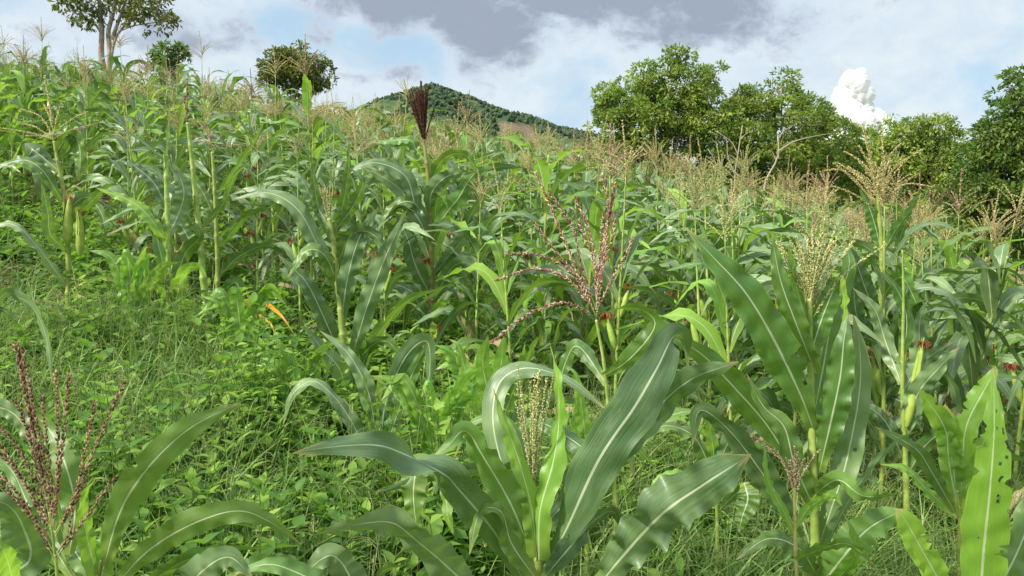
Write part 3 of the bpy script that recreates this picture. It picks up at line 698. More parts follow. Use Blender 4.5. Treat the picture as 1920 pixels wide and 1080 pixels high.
# -- reddish tassel at the lower left corner
hero('foreground maize plant with thick reddish-brown tassel, bottom left corner', 1.35,
  [(110, 1120), (104, 1050), (98, 1000), (92, 960)], (7, 2),
  [([(-10, 1090, .1), (55, 1050, .1), (42, 985, .05), (10, 945, 0), (-50, 935, 0)], 84, (10, 0, -30, -50), B, {}),
   ([(130, 1040, .15), (140, 950, .2), (122, 870, .2), (88, 800, .25), (30, 760, .25)], 60, (15, 0, -25, -40), Lf, {}),
   ([(130, 1060, .2), (110, 960, .22), (108, 900, .22), (122, 850, .25)], 30, (50, 60, 40), Lf, {}),
   ([(30, 1110, .1), (10, 1040, .0), (-20, 1000, 0)], 50, (30, 40, 20), Yg, {}),
   ([(140, 1090, .2), (60, 960, .3), (20, 880, .35), (-40, 840, .35)], 44, (30, 10, 10), Lf, {}),],
  ('russet', (98, 1000), (40, 650), 3, 250, .3, .05, dict(fat=1.1, branches=[
     [(98, 985), (88, 900), (70, 800), (55, 720), (42, 655)], [(100, 990), (95, 900), (85, 800), (80, 745)], [(100, 980), (108, 880), (108, 780), (105, 700)], [(100, 990), (112, 880), (125, 770), (130, 705)],
     [(104, 1000), (140, 930), (165, 820), (178, 755)], [(105, 1005), (150, 910), (195, 800), (232, 720)], [(110, 1040), (150, 985), (190, 930), (215, 895)], [(98, 1030), (75, 990), (30, 920), (-10, 885)],
     [(96, 1010), (60, 930), (20, 870), (-20, 835)], [(98, 1000), (65, 900), (25, 830), (-10, 790)], [(100, 1045), (78, 1000), (50, 960), (-5, 900)], [(108, 1035), (130, 1000), (135, 960), (160, 900)]])), stalkmat='stalk')
# -- bright whorl to the right of it
hero('young bright green maize plant with wide arching leaves beside the bottom left tassel', 1.5,
  [(185, 1130), (185, 1090), (190, 1050)], (12, 3),
  [([(192, 1070), (225, 960, -.03), (275, 880, -.05), (340, 815, -.05), (400, 778, -.03), (458, 758, 0)], 62, (-35, -10, 8, 10, 20), Lf, dict(peak=.5, ruffle=.05, bites=3)),
   ([(198, 1060), (235, 955, .02), (275, 860, .05), (322, 785, .08)], 26, (60, 72, 70), Yg, dict(base=.8)),
   ([(215, 1100), (275, 1035, -.05), (355, 985, -.1), (440, 958, -.1), (500, 975, -.08), (562, 1018, -.05)], 52, (-10, 5, 20, 10, 45), Lf, dict(peak=.5, bites=3)),
   ([(250, 1120), (330, 1060, -.12), (420, 1030, -.15), (500, 1028, -.12)], 40, (40, 50, 40, 60), Lf, {}),
   ([(330, 1130, -.1), (380, 1070, -.18), (430, 1045, -.2), (475, 1085, -.2)], 60, (15, 0, 20), B, {}),
   ([(430, 1085, .2), (480, 1060, .2), (540, 1060, .2), (610, 1085, .2)], 46, (0, 20, 30), Lf, {}),
   ([(185, 1090), (160, 990), (158, 930), (178, 900)], 40, (20, 30, 45), Yg, dict(base=.9, peak=.2)),
   ([(190, 1090), (200, 1000), (215, 950), (210, 905)], 34, (-10, -30, -55), Yg, dict(base=.9, peak=.2)),
   ([(185, 1100), (120, 1010, .1), (60, 985, .1), (0, 1020, .1)], 42, (30, 10, 50), Lf, {})], None)
# -- tall plant of the right foreground with a fan-shaped green tassel
hero('tall robust maize plant with yellow-green fan tassel, right foreground', 2.5,
  [(1532, 1120), (1528, 1000), (1524, 860), (1520, 700), (1518, 620), (1518, 560)], (11.5, 5),
  [([(1530, 820), (1502, 743, -.06), (1447, 629, -.12), (1395, 545, -.15), (1335, 480, -.15), (1284, 425, -.12)], 72, (-10, 0, 8, 12, 20), Lf, dict(peak=.5, base=.3, tip=1.8)),
   ([(1530, 700), (1492, 605, -.05), (1462, 520, -.06), (1447, 435, -.04)], 40, (-15, 5, 25), Lf, dict(base=.6)),
   ([(1518, 620), (1494, 540, 0), (1478, 460, .02)], 26, (20, 40, 50), Yg, dict(base=.8)),
   ([(1520, 665), (1540, 600), (1562, 545), (1574, 518, .0)], 42, (-10, 10, 25), Lf, dict(base=.8, tip=4)),
   ([(1574, 520), (1582, 560, -.02), (1583, 610, -.02), (1580, 685, -.02)], 22, (50, 60, 50), Yg, dict(base=.9, peak=.1)),
   ([(1526, 780), (1545, 680, .05), (1562, 590, .08), (1592, 500, .1), (1580, 440, .14)], 52, (-10, 10, 30), Lf, dict(base=.5)),
   ([(1536, 885), (1561, 776, -.05), (1576, 702, -.06), (1582, 640, -.06), (1592, 585, -.03)], 54, (0, 8, 0, 10), Lf, dict(peak=.5, ruffle=.13)),
   ([(1530, 1040, .05), (1560, 950), (1587, 865), (1610, 747), (1613, 665), (1600, 590)], 50, (0, 12, 5, 20), B, dict(peak=.55, ruffle=.14)),
   ([(1534, 1060), (1585, 950, -.1), (1640, 870, -.12), (1685, 825, -.12), (1722, 808, -.1)], 26, (45, 55, 55), B, {}),
   ([(1535, 1105), (1580, 1045, -.1), (1630, 990, -.12), (1695, 955, -.12)], 66, (0, 10, 20), Lf, dict(bites=7, tip=3.5)),
   ([(1500, 1010), (1470, 950, -.05), (1410, 860, -.1), (1360, 800, -.1), (1312, 770, -.1), (1298, 835, -.1)], 52, (10, -10, -20, -50, 20), B, dict(peak=.5)),
   ([(1500, 900, .05), (1440, 800, .03), (1375, 725, 0), (1310, 660, -.02), (1235, 622, 0)], 56, (0, -10, -15, 0), Lf, dict(peak=.5)),
   ([(1530, 960), (1490, 870, -.05), (1470, 800, -.05), (1430, 760, -.05), (1400, 700, -.04)], 46, (0, 20, 40), Lf, {}),
   ([(1525, 930), (1570, 900, -.12), (1620, 930, -.2), (1690, 925, -.2)], 36, (40, 30, 60), Lf, {}),
   ([(1535, 1085), (1500, 1030, -.1), (1440, 1010, -.15), (1380, 1050, -.15)], 44, (20, 40, 20), Lf, dict(bites=4)),
   ([(1535, 1120), (1600, 1050, -.15), (1600, 1000, -.2), (1580, 960, -.2)], 30, (0, 40, 50), Yg, {})],
  ('green', (1518, 585), (1530, 430), 26, 165, .42, .05, dict(fat=1.25, branches=[[(1518, 600), (1500, 540), (1478, 500), (1462, 455)], [(1522, 600), (1560, 540), (1600, 500), (1660, 460)], [(1520, 590), (1550, 520), (1590, 470), (1610, 430)]])),
  nodes=(.12, .24, .38, .52, .65, .78, .9))
# -- small plant with a small red tassel in front of it
hero('thin short maize plant with small wine-red tassel in front of the tall right plant', 2.15,
  [(1494, 1130), (1492, 1040), (1490, 960), (1490, 915)], (5, 3),
  [([(1490, 1000), (1465, 950, -.03), (1440, 900, -.05), (1432, 820, -.05)], 22, (30, 40, 60), Yg, dict(bites=8)),
   ([(1490, 1050), (1540, 1030, -.1), (1590, 1020, -.15), (1640, 1060, -.15)], 30, (40, 60, 30), Lf, {}),
   ([(1490, 990), (1520, 950, .02), (1560, 930, .0), (1580, 950, 0)], 26, (30, 50, 30), Yg, {})],
  ('red', (1490, 925), (1495, 860), 6, 80, .4, .05, dict(fat=1.0, branches=[[(1490, 920), (1475, 880), (1450, 840), (1412, 818)], [(1490, 925), (1470, 870), (1450, 850), (1430, 828)], [(1492, 925), (1505, 890), (1520, 865), (1535, 845)], [(1490, 920), (1490, 880), (1495, 850)]])), stalkmat='stalk_red')
# -- pale ragged leaves at the right edge
hero('light green maize plant with one broad insect-bitten upright leaf at right edge', 1.75,
  [(1850, 1200), (1842, 1120), (1838, 1080)], (12, 8),
  [([(1838, 1180), (1842, 1060, -.02), (1856, 920, -.05), (1864, 800, -.05), (1862, 690, -.02)], 80, (8, 3, -4, -10), Yg, dict(base=.75, peak=.4, bites=12, ruffle=.07, tip=1.6, nu=13, n=84, holes=12)),
   ([(1800, 1160, -.2), (1745, 1060, -.25), (1700, 980, -.28), (1680, 955, -.28)], 42, (20, 0, 10), Yg, dict(base=.9, peak=.6, tip=6, bites=5)),
   ([(1850, 1150), (1910, 1030, .05), (1950, 930, .1), (2000, 880, .1)], 60, (20, 30, 20), Lf, {})], None)
hero('young pale green maize plant with ragged chewed leaf tips left of the broad bitten leaf', 3.0,
  [(1800, 985), (1797, 950), (1795, 920)], (9, 2),
  [([(1800, 960), (1805, 860), (1815, 790, 0), (1862, 700, .05), (1858, 685, .05)], 44, (0, 5, 15, 10), Yg, dict(bites=6, tip=4)),
   ([(1795, 950), (1785, 860), (1770, 800), (1742, 755), (1722, 728)], 42, (10, 0, -10), Yg, dict(bites=9, tip=4)),
   ([(1795, 950), (1780, 870), (1775, 800), (1772, 758)], 36, (20, 10, 5), Yg, dict(tip=6, bites=3)),
   ([(1800, 940), (1830, 870), (1850, 820), (1880, 800)], 32, (20, 40, 50), Yg, {}),
   ([(1790, 960), (1750, 890, -.05), (1715, 840, -.08), (1640, 800, -.1)], 30, (30, 20, 10), Lf, {}),
   ([(1795, 970), (1740, 920, .0), (1700, 880, 0), (1650, 870, 0)], 26, (30, 50, 30), Yg, {}),
   ([(1800, 965), (1840, 900, .1), (1890, 860, .2), (1950, 870, .2)], 32, (20, 40, 50), Lf, {})], None)
# -- right middle: tall plant with wide tan tassel and a yellow ear
hero('tall maize plant with wide spreading tan tassel and one yellow-green ear, right side', 4.0,
  [(1652, 905), (1652, 760), (1652, 600), (1653, 470), (1648, 400), (1645, 345)], (7, 3),
  [([(1652, 470), (1640, 420), (1628, 385), (1612, 355)], 26, (0, 20, 10), Lf, {}),
   ([(1652, 480), (1680, 430), (1705, 395), (1730, 350)], 22, (30, 45, 50), Lf, {}),
   ([(1653, 600), (1630, 560, -.1), (1600, 480, -.2), (1572, 450, -.2)], 34, (0, 20, 30), B, {}),
   ([(1653, 560), (1690, 520, -.1), (1730, 590, -.15), (1760, 600, -.15)], 28, (20, 50, 30), Lf, {}),
   ([(1652, 700), (1680, 620, -.1), (1702, 540, -.12), (1722, 520, -.12)], 26, (0, 20, 30), B, {}),
   ([(1652, 760), (1690, 710, -.1), (1740, 670, -.2), (1792, 640, -.2)], 36, (0, 20, 30), B, {}),
   ([(1652, 640), (1610, 600, -.1), (1600, 540, -.15), (1590, 500, -.15)], 30, (0, 20, 30), B, {}),
   ([(1652, 820), (1610, 770, -.1), (1570, 760, -.15), (1540, 800, -.2)], 30, (30, 50, 30), Lf, {}),
   ([(1652, 500), (1700, 540), (1720, 600), (1700, 640)], 26, (20, 40, 20), Lf, {}),
   ([(1655, 740), (1700, 760, -.1), (1730, 810, -.1)], 30, (0, 20, 30), B, {})],
  ('tan', (1646, 395), (1632, 232), 5, 110, .5, .1, dict(fat=1.5, branches=[
     [(1646, 390), (1615, 350), (1580, 320), (1545, 320)], [(1646, 385), (1620, 345), (1600, 325), (1570, 305)], [(1646, 370), (1635, 330), (1610, 300), (1585, 285)], [(1646, 400), (1610, 370), (1580, 355), (1560, 350)],
     [(1646, 370), (1665, 330), (1690, 305), (1730, 280)], [(1646, 365), (1655, 320), (1670, 290), (1688, 270)], [(1648, 395), (1670, 365), (1700, 345), (1745, 350)], [(1646, 370), (1642, 330), (1625, 300), (1612, 275)]])),
  ears=[((1643, 760), (1637, 664), 0, 9, 'silk_pale')])
# -- left middle ground
hero('maize plant with broad striped leaves and green tassel just opening, left of centre', 4.3,
  [(655, 800, -.12), (648, 700, -.1), (638, 580, -.06), (627, 470, -.03), (617, 410)], (7.5, 4),
  [([(640, 560), (600, 470, -.1), (560, 395, -.15), (505, 362, -.15), (440, 372, -.15)], 32, (0, 10, 20, 40), B, dict(peak=.5)),
   ([(648, 690), (605, 590, -.1), (575, 530, -.15), (545, 500, -.15), (522, 478, -.15)], 34, (0, 5, 15, 20), B, dict(peak=.5)),
   ([(640, 610), (650, 530, -.1), (672, 450, -.12), (710, 388, -.12)], 36, (0, 0, 10), B, dict(peak=.5, ruffle=.12)),
   ([(655, 690), (680, 600, -.1), (715, 500, -.15), (762, 395, -.15)], 36, (0, 0, 10), B, dict(peak=.5, ruffle=.12)),
   ([(655, 760), (690, 660, -.1), (730, 600, -.15), (770, 560, -.2), (830, 540, -.2)], 34, (20, 40, 60, 40), Lf, {}),
   ([(650, 730), (685, 660, -.12), (725, 640, -.18), (760, 680, -.2)], 30, (20, 40, 20), Lf, {}),
   ([(636, 540), (610, 480, -.12), (575, 470, -.18), (540, 520, -.2)], 30, (10, 40, 20), Lf, {}),
   ([(630, 500), (660, 440, -.12), (700, 440, -.15), (730, 490, -.15)], 30, (10, 40, 20), B, {}),
   ([(655, 790), (640, 700, -.2), (605, 655, -.3), (570, 610, -.35)], 38, (10, 20, 20), B, dict(peak=.5)),
   ([(620, 430), (590, 380), (560, 330), (530, 320)], 26, (0, 30, 50), B, {}),
   ([(622, 450), (600, 400), (590, 350), (585, 300)], 22, (30, 40, 30), Lf, {}),
   ([(625, 450), (640, 400), (652, 330), (655, 260)], 22, (10, 30, 60), Lf, {}),
   ([(622, 440), (660, 390), (680, 340), (650, 310)], 24, (10, 30, 60), Lf, {})],
  ('green', (618, 425), (607, 350), 9, 80, .2, 0, dict(fat=1.3)))
hero('tall maize plant with dense dark-wine tassel standing against the hill', 5.4,
  [(812, 700), (810, 600), (808, 480), (805, 360), (798, 290), (794, 262)], (7, 3),
  [([(806, 440), (780, 390, -.1), (760, 330, -.15), (700, 305, -.2), (640, 330, -.2)], 30, (0, 10, 30, 50), B, {}),
   ([(806, 400), (810, 360, -.1), (840, 330, -.12), (888, 322, -.12)], 30, (0, 10, 20), B, {}),
   ([(808, 470), (790, 420, -.1), (770, 390, -.1), (745, 350, -.1), (670, 305, -.1)], 30, (0, 0, 20), B, {}),
   ([(810, 520), (850, 470, -.1), (900, 420, -.1), (962, 398, -.1)], 26, (20, 30, 50), B, {}),
   ([(808, 460), (830, 410, -.05), (860, 370, -.08), (890, 325, -.08), (928, 312, -.08)], 30, (0, 5, 10), Lf, {}),
   ([(810, 560), (780, 500, -.1), (765, 450, -.12), (742, 400, -.12)], 32, (0, 10, 20), B, {}),
   ([(810, 520), (850, 530, -.15), (880, 550, -.2), (950, 560, -.2)], 24, (40, 60, 40), Lf, {}),
   ([(808, 430), (775, 380, -.12), (735, 390, -.15), (705, 440, -.15)], 26, (10, 40, 20), Lf, {}),
   ([(804, 350), (830, 300, -.1), (870, 290, -.12), (900, 330, -.12)], 24, (10, 50, 20), Lf, {}),
   ([(810, 570), (850, 500, -.12), (890, 500, -.15), (915, 550, -.15)], 28, (10, 40, 20), B, {}),
   ([(812, 640), (780, 560, -.1), (760, 540, -.12), (700, 520, -.12)], 30, (0, 30, 40), B, {}),
   ([(812, 620), (850, 580, -.05), (900, 570, -.1), (930, 620, -.1)], 28, (20, 40, 20), Lf, {}),
   ([(800, 320), (780, 280), (765, 262), (700, 268)], 24, (20, 50, 40), Lf, {}),
   ([(805, 350), (795, 300), (770, 275), (750, 270)], 26, (0, 20, 40), Yg, {})],
  ('dark', (795, 272), (785, 152), 40, 95, .34, -.12, dict(fat=1.7)), stalkmat='stalk_red',
  ears=[((806, 520), (800, 492), 0, 6, 'silk'), ((815, 640), (822, 618), 0, 6, 'silk')])
hero('maize plant with swollen ear and pale tan tassel spread sideways, left edge', 5.4,
  [(128, 575), (128, 480), (122, 380), (108, 300), (102, 265)], (5.5, 3),
  [([(105, 290), (120, 265), (140, 255), (150, 285), (148, 340)], 26, (20, 50, 30, 0), Lf, dict(tip=3)),
   ([(106, 300), (128, 280), (135, 250), (110, 290), (98, 300)], 24, (20, 40, 30), Lf, {}),
   ([(110, 320), (60, 280), (75, 310), (80, 380)], 34, (10, 30, 10), B, dict(tip=3)),
   ([(118, 380), (80, 320, -.1), (40, 300, -.1), (-20, 320, -.1)], 26, (20, 40, 50), Lf, {}),
   ([(125, 470), (95, 440, -.1), (90, 400, -.1), (78, 340, -.1)], 26, (30, 40, 40), Lf, {}),
   ([(120, 400), (160, 370, .05), (190, 400, .05), (200, 450, .05)], 24, (20, 40, 50), B, {}),
   ([(128, 540), (60, 450, -.1), (20, 420, -.1), (-30, 425, -.1)], 26, (40, 60, 40), B, {}),
   ([(126, 420), (160, 390, -.05), (200, 350, -.05), (225, 345, -.05)], 20, (20, 30, 40), Lf, {})],
  ('tan', (100, 265), (98, 145), 4, 80, .8, .1, dict(fat=1.5, branches=[[(100, 262), (60, 250), (0, 240)], [(102, 260), (130, 245), (188, 230)], [(100, 262), (70, 240), (45, 232)], [(100, 260), (125, 250), (160, 240)], [(100, 260), (85, 230), (70, 215), (40, 205)], [(100, 255), (108, 215), (115, 195)], [(100, 262), (80, 255), (50, 255)]])),
  ears=[((126, 460), (130, 372), 0, 9, 'silk_pale'), ((150, 480), (151, 400), 0, 8, 'silk_pale')])
hero('maize plant with tall bare yellow-green stalk and sharp upright leaf, left stand', 5.3,
  [(322, 690), (318, 580), (315, 450), (312, 330), (311, 290)], (6, 4),
  [([(313, 350), (312, 300), (316, 240), (317, 190)], 14, (60, 70, 70), Lf, {}),
   ([(315, 470), (290, 420, -.1), (250, 380, -.1), (180, 352, -.1)], 26, (20, 40, 30), Yg, {}),
   ([(316, 440), (335, 400, .1), (345, 360, .1), (330, 310, .1)], 34, (0, 20, 10), B, dict(tip=3)),
   ([(318, 560), (300, 470, -.1), (280, 400), (250, 390), (190, 420)], 22, (20, 40, 40), Lf, {}),
   ([(320, 640), (318, 560), (290, 530, -.1), (262, 500, -.1)], 28, (0, 10, 20), Yg, dict(base=.8)),
   ([(320, 620), (332, 560), (345, 510, -.1), (372, 500, -.1), (388, 520, -.1)], 34, (10, 10, 40, 50), Yg, dict(base=.8)),
   ([(320, 600), (310, 540), (280, 495, -.1), (235, 475, -.1)], 20, (10, 20, 50), Lf, {}),
   ([(316, 400), (290, 345), (250, 310), (220, 300)], 26, (20, 30, 50), B, {}),
   ([(322, 605), (385, 605, -.1), (430, 620, -.1), (452, 650, -.1)], 16, (30, 50, 60), Yg, {}),
   ([(322, 560), (345, 480, .1), (375, 440, .1), (350, 400, .1)], 28, (0, 20, 60), Lf, {})], None)
hero('maize plant with long bare stalk and thin pinkish spike tassel, left stand', 5.5,
  [(395, 655), (385, 560), (376, 460), (368, 380), (360, 300), (352, 230)], (7.5, 3),
  [([(385, 545), (400, 560, -.05), (404, 590, -.05), (400, 620, -.05)], 20, (20, 30, 30), Lf, {}),
   ([(378, 480), (350, 440), (330, 400), (322, 370)], 26, (10, 20, 30), B, {}),
   ([(370, 400), (330, 320, -.1), (260, 260, -.2), (190, 205, -.2)], 13, (60, 70, 70), Lf, {}),
   ([(375, 430), (420, 380, .1), (440, 330, .1), (470, 300, .1)], 20, (30, 50, 50), Lf, {}),
   ([(392, 620), (420, 580, -.1), (460, 570, -.1), (500, 600, -.1), (535, 660, -.1)], 20, (40, 30, 60, 40), Lf, {}),
   ([(395, 620), (440, 575, -.35), (490, 568, -.7), (525, 590, -.9), (553, 628, -.95)], 12, (30, 30, 20, 10), 'leaf_yellow', dict(label='leaf with bright orange-yellow tip')),
   ([(395, 630), (450, 590, -.5), (500, 600, -.9), (524, 648, -1.0)], 9, (30, 30, 20), 'leaf_yellow', dict(label='shorter leaf with orange-yellow tip'))],
  ('red', (352, 235), (346, 150), 2, 50, .3, .2, dict(fat=1.5)))
hero('maize plant with drooping reddish tassel beside two bare stalks, left stand', 5.7,
  [(400, 640), (408, 540), (406, 440), (402, 350), (398, 285)], (5, 2.5),
  [([(408, 470), (440, 430), (470, 400), (520, 385)], 18, (30, 40, 50), Lf, {}),
   ([(406, 420), (380, 360), (350, 330), (320, 345)], 24, (10, 30, 40), Lf, {}),
   ([(408, 520), (450, 480), (500, 460), (540, 480)], 24, (30, 40, 50), B, {}),
   ([(404, 560), (440, 530), (450, 560), (448, 640)], 26, (10, 30, 30), Lf, {}),
   ([(403, 370), (440, 320), (480, 260), (500, 215)], 16, (30, 60, 60), Lf, {})],
  ('red', (398, 285), (392, 215), 3, 60, .8, .5, dict(fat=1.3, branches=[[(398, 280), (385, 245), (365, 225), (350, 225)], [(398, 280), (420, 250), (445, 240), (455, 230)], [(398, 278), (375, 265), (355, 272), (345, 275)], [(398, 280), (385, 235), (370, 228), (360, 240)]])))
hero('young leafy maize plant without tassel, bright whorl among the left weeds', 3.3,
  [(716, 900), (714, 850), (712, 800)], (9, 2),
  [([(714, 880), (740, 790), (765, 720), (790, 665), (803, 640)], 36, (0, 5, 20), Lf, dict(base=.5)),
   ([(714, 860), (722, 760), (760, 670, .05), (800, 640, .05), (805, 700, .05), (790, 770, .05)], 38, (10, 0, 30, 60), B, dict(base=.5)),
   ([(712, 860), (700, 780), (685, 720), (650, 660), (600, 620)], 34, (0, 10, 20), B, dict(base=.5)),
   ([(712, 870), (698, 800), (690, 740), (678, 690)], 20, (30, 40, 30), Yg, dict(base=.8)),
   ([(714, 850), (714, 780), (712, 720), (716, 680)], 18, (20, 30, 40), Yg, dict(base=.9)),
   ([(712, 890), (680, 830), (640, 760), (590, 715), (548, 740), (530, 800)], 32, (0, 20, 60, 20), B, {}),
   ([(716, 880), (760, 830), (800, 790), (850, 775), (900, 800)], 34, (10, 20, 50), Lf, {}),
   ([(712, 895), (670, 840), (620, 830), (570, 850), (540, 900)], 28, (20, 40, 50), Lf, {})], None)
hero('pale yellow-green maize seedling with blunt upright leaves behind the centre plant', 3.4,
  [(925, 860), (925, 800), (924, 760)], (9, 2),
  [([(925, 830), (915, 740), (905, 680), (915, 630)], 30, (10, 5, 20), Yg, dict(tip=5, base=.7)),
   ([(925, 830), (930, 740), (940, 680), (945, 630)], 30, (-10, 0, 10), Yg, dict(tip=5, base=.7)),
   ([(926, 830), (945, 750), (975, 690), (985, 640)], 28, (20, 30, 50), Yg, dict(base=.7)),
   ([(924, 840), (960, 740, -.05), (990, 670, -.08), (1010, 635, -.08), (1022, 650, -.08)], 44, (20, 40, 50, 70), Lf, {}),
   ([(924, 840), (895, 760), (880, 720), (840, 700)], 26, (20, 40, 50), Yg, {}),
   ([(926, 840), (990, 770), (1040, 750), (1110, 760)], 36, (20, 40, 50), B, {})], None)
hero('pale green young maize leaves just right of the wrapped centre tassel', 2.6,
  [(1100, 930), (1098, 880), (1095, 850)], (7, 2),
  [([(1100, 900), (1098, 830), (1090, 760), (1078, 700), (1058, 690)], 28, (20, 30, 20), Yg, dict(base=.7)),
   ([(1098, 900), (1090, 840), (1080, 790), (1082, 750)], 26, (0, 20, 20), Yg, dict(base=.7)),
   ([(1100, 900), (1062, 850), (1055, 820), (1080, 835)], 24, (0, 40, 20), Yg, {}),
   ([(1102, 900), (1140, 850, .1), (1190, 840, .1), (1230, 880, .1)], 34, (10, 40, 50), Lf, {})], None)

hero('low broad dark maize leaves rising from below the frame left of the centre plant', 1.6,
  [(700, 1250), (690, 1180), (680, 1130)], (10, 3),
  [([(690, 1180), (660, 1090, -.02), (630, 1045, -.04), (600, 1050, -.05), (560, 1090, -.05)], 60, (10, 0, -20, 30), B, {}),
   ([(690, 1180), (700, 1110, .0), (720, 1070, .02), (760, 1060, .05)], 30, (30, 50, 60), Lf, {}),
   ([(685, 1170), (640, 1120, -.1), (520, 1060, -.15), (440, 1075, -.15)], 52, (10, 30, 10), Lf, {})], None)
hero('maize plant with narrow curling leaves in the grass between the two big foreground plants', 2.7,
  [(1345, 1010), (1343, 930), (1340, 870)], (6, 2),
  [([(1343, 930), (1320, 850), (1290, 810), (1240, 800), (1200, 840)], 34, (20, 30, 60, 20), Lf, {}),
   ([(1343, 920), (1360, 840), (1400, 790), (1440, 800)], 34, (10, 30, 60), B, {}),
   ([(1343, 950), (1300, 900), (1250, 890), (1210, 930)], 30, (30, 50, 30), Yg, {}),
   ([(1343, 930), (1338, 850), (1328, 790), (1310, 740)], 26, (0, 20, 60), Yg, {}),
   ([(1345, 960), (1390, 920), (1440, 920), (1470, 960)], 28, (30, 60, 30), Lf, {})], None)
hero('maize plant with blue-green folded leaves at the left edge above the red tassel', 2.6,
  [(-40, 900), (-45, 800), (-50, 700)], (8, 1),
  [([(-45, 800), (-10, 765), (30, 780), (62, 830), (78, 880)], 34, (20, 30, 40), B, {}),
   ([(-45, 700), (0, 560), (40, 560), (70, 590), (88, 640), (98, 720)], 26, (30, 40, 60, 30), B, {}),
   ([(-48, 720), (-10, 590), (20, 590), (44, 600)], 20, (30, 30, 40), B, {}),
   ([(-45, 820), (-20, 700), (-60, 600)], 34, (30, 30, 40), B, {})], None)
hero('maize plant with wide wavy grey-green leaves right of the one-eared plant', 3.6,
  [(1700, 960), (1698, 880), (1694, 780), (1692, 700), (1694, 560), (1692, 470)], (7, 1.2),
  [([(1694, 820), (1720, 740, -.05), (1760, 690, -.1), (1800, 650, -.1)], 40, (0, 20, 30), B, {}),
   ([(1694, 860), (1660, 790, -.05), (1620, 760, -.1), (1590, 770, -.1)], 34, (20, 40, 60), B, {}),
   ([(1690, 740), (1720, 680, .1), (1725, 600, .1), (1740, 560, .1)], 34, (0, 20, 30), B, {}),
   ([(1690, 720), (1660, 640, .1), (1640, 580, .1), (1600, 540, .1)], 32, (0, 20, 30), B, {}),
   ([(1696, 900), (1740, 830), (1800, 800), (1840, 850)], 32, (20, 40, 60), Lf, {}),
   ([(1690, 680), (1700, 600), (1680, 540), (1640, 500)], 28, (0, 20, 60), Lf, {})], None,
  ears=[((1700, 800), (1730, 650), 0, 9, 'silk')])

def young(label, d, px, by, h, sd):
    """an upright whorl of pale leaves"""
    q = random.Random(sd); lv = []
    for i in range(8):
        s_ = (-1) ** i * q.uniform(.12, .65); hh = h * q.uniform(.7, 1.05)
        lv.append(([(px, by), (px + s_ * h * .18, by - hh * .45), (px + s_ * h * .5, by - hh * .85), (px + s_ * h * (.8 + .2 * q.random()), by - hh * q.uniform(.6, 1.0))], h * .17, (q.uniform(-20, 20), q.uniform(-30, 40), q.uniform(10, 70)), Yg, dict(base=.6)))
    hero(label, d, [(px, by + 30), (px, by), (px, by - h * .3)], (8, 2), lv, None)
young('bright young maize plant in the weeds just left of the wrapped centre tassel', 3.0, 820, 890, 210, 3)
young('bright young maize plant behind the arching leaf of the big centre plant', 3.9, 885, 800, 170, 4)
young('bright young maize plant in the weeds in front of the striped-leaf plant', 3.7, 560, 800, 170, 5)
young('bright young maize plant at the foot of the orange-tipped leaves', 4.7, 455, 690, 170, 6)
young('bright young maize plant in front of the bare left stalks', 4.9, 250, 620, 170, 8)

for i_, (px, d, hpx, lab) in enumerate([
   (560, 5.6, 330, 'leafy maize plant with dark green leaves between left stand and striped-leaf plant'),
   (480, 6.0, 300, 'leafy maize plant directly behind the orange-tipped leaves'),
   (720, 5.2, 300, 'leafy maize plant between the striped-leaf plant and the dark-tasselled one'),
   (890, 4.9, 330, 'leafy maize plant right of the dark-tasselled plant'),
   (960, 4.6, 330, 'leafy maize plant left of the arching red tassel'),
   (240, 6.2, 300, 'leafy maize plant just left of the bare yellow-green stalk')]):
    EXTRA.append((px, d, hpx, lab)) if 'EXTRA' in globals() else globals().update(EXTRA=[(px, d, hpx, lab)])

# ================================================================== THE REST OF THE FIELD
KINDS = {'tan': 'tan', 'green': 'cream-green', 'red': 'reddish', 'brown': 'brown', 'dark': 'dark wine', '': ''}
STR_L = {}
protos = []
def proto(**kw):
    key = kw.pop('key'); parts = grow(**kw); protos.append((key, parts, kw)); return len(protos) - 1
rs = random.Random(7)
spec = [('tan', 1.95, 12), ('tan', 2.0, 12), ('brown', 1.9, 11), ('red', 1.85, 11), ('green', 1.8, 12), ('tan', 1.85, 12), ('brown', 2.0, 12), ('red', 1.95, 12), ('tan', 1.9, 13), ('green', 1.9, 12), ('dark', 1.9, 11), ('', 1.35, 10), ('', 1.5, 10), ('tan', 2.05, 12)]
for s, (kd, h, nl) in enumerate(spec):
    yg = kd == ''
    proto(key=kd, seed=50 + s, h=h, nleaf=nl, az0=rs.uniform(-.4, .4), kind=kd or None, lod=1, nears=(0 if yg else rs.choice([0, 1, 1, 2])),
          stalk='stalk_red' if kd in ('dark',) else 'stalk', leafmat=('leaf_young', 'leaf') if yg else rs.choice([('leaf', 'leaf_blue'), ('leaf_blue',), ('leaf', 'leaf', 'leaf_blue', 'leaf_young')]),
          tn=rs.choice([11, 14, 18]), tspread=rs.uniform(.4, .8), young=yg, tL=rs.uniform(.23, .31), LL=rs.uniform(.66, .80), LW=rs.uniform(.082, .102), droop=rs.uniform(.7, 1.15))
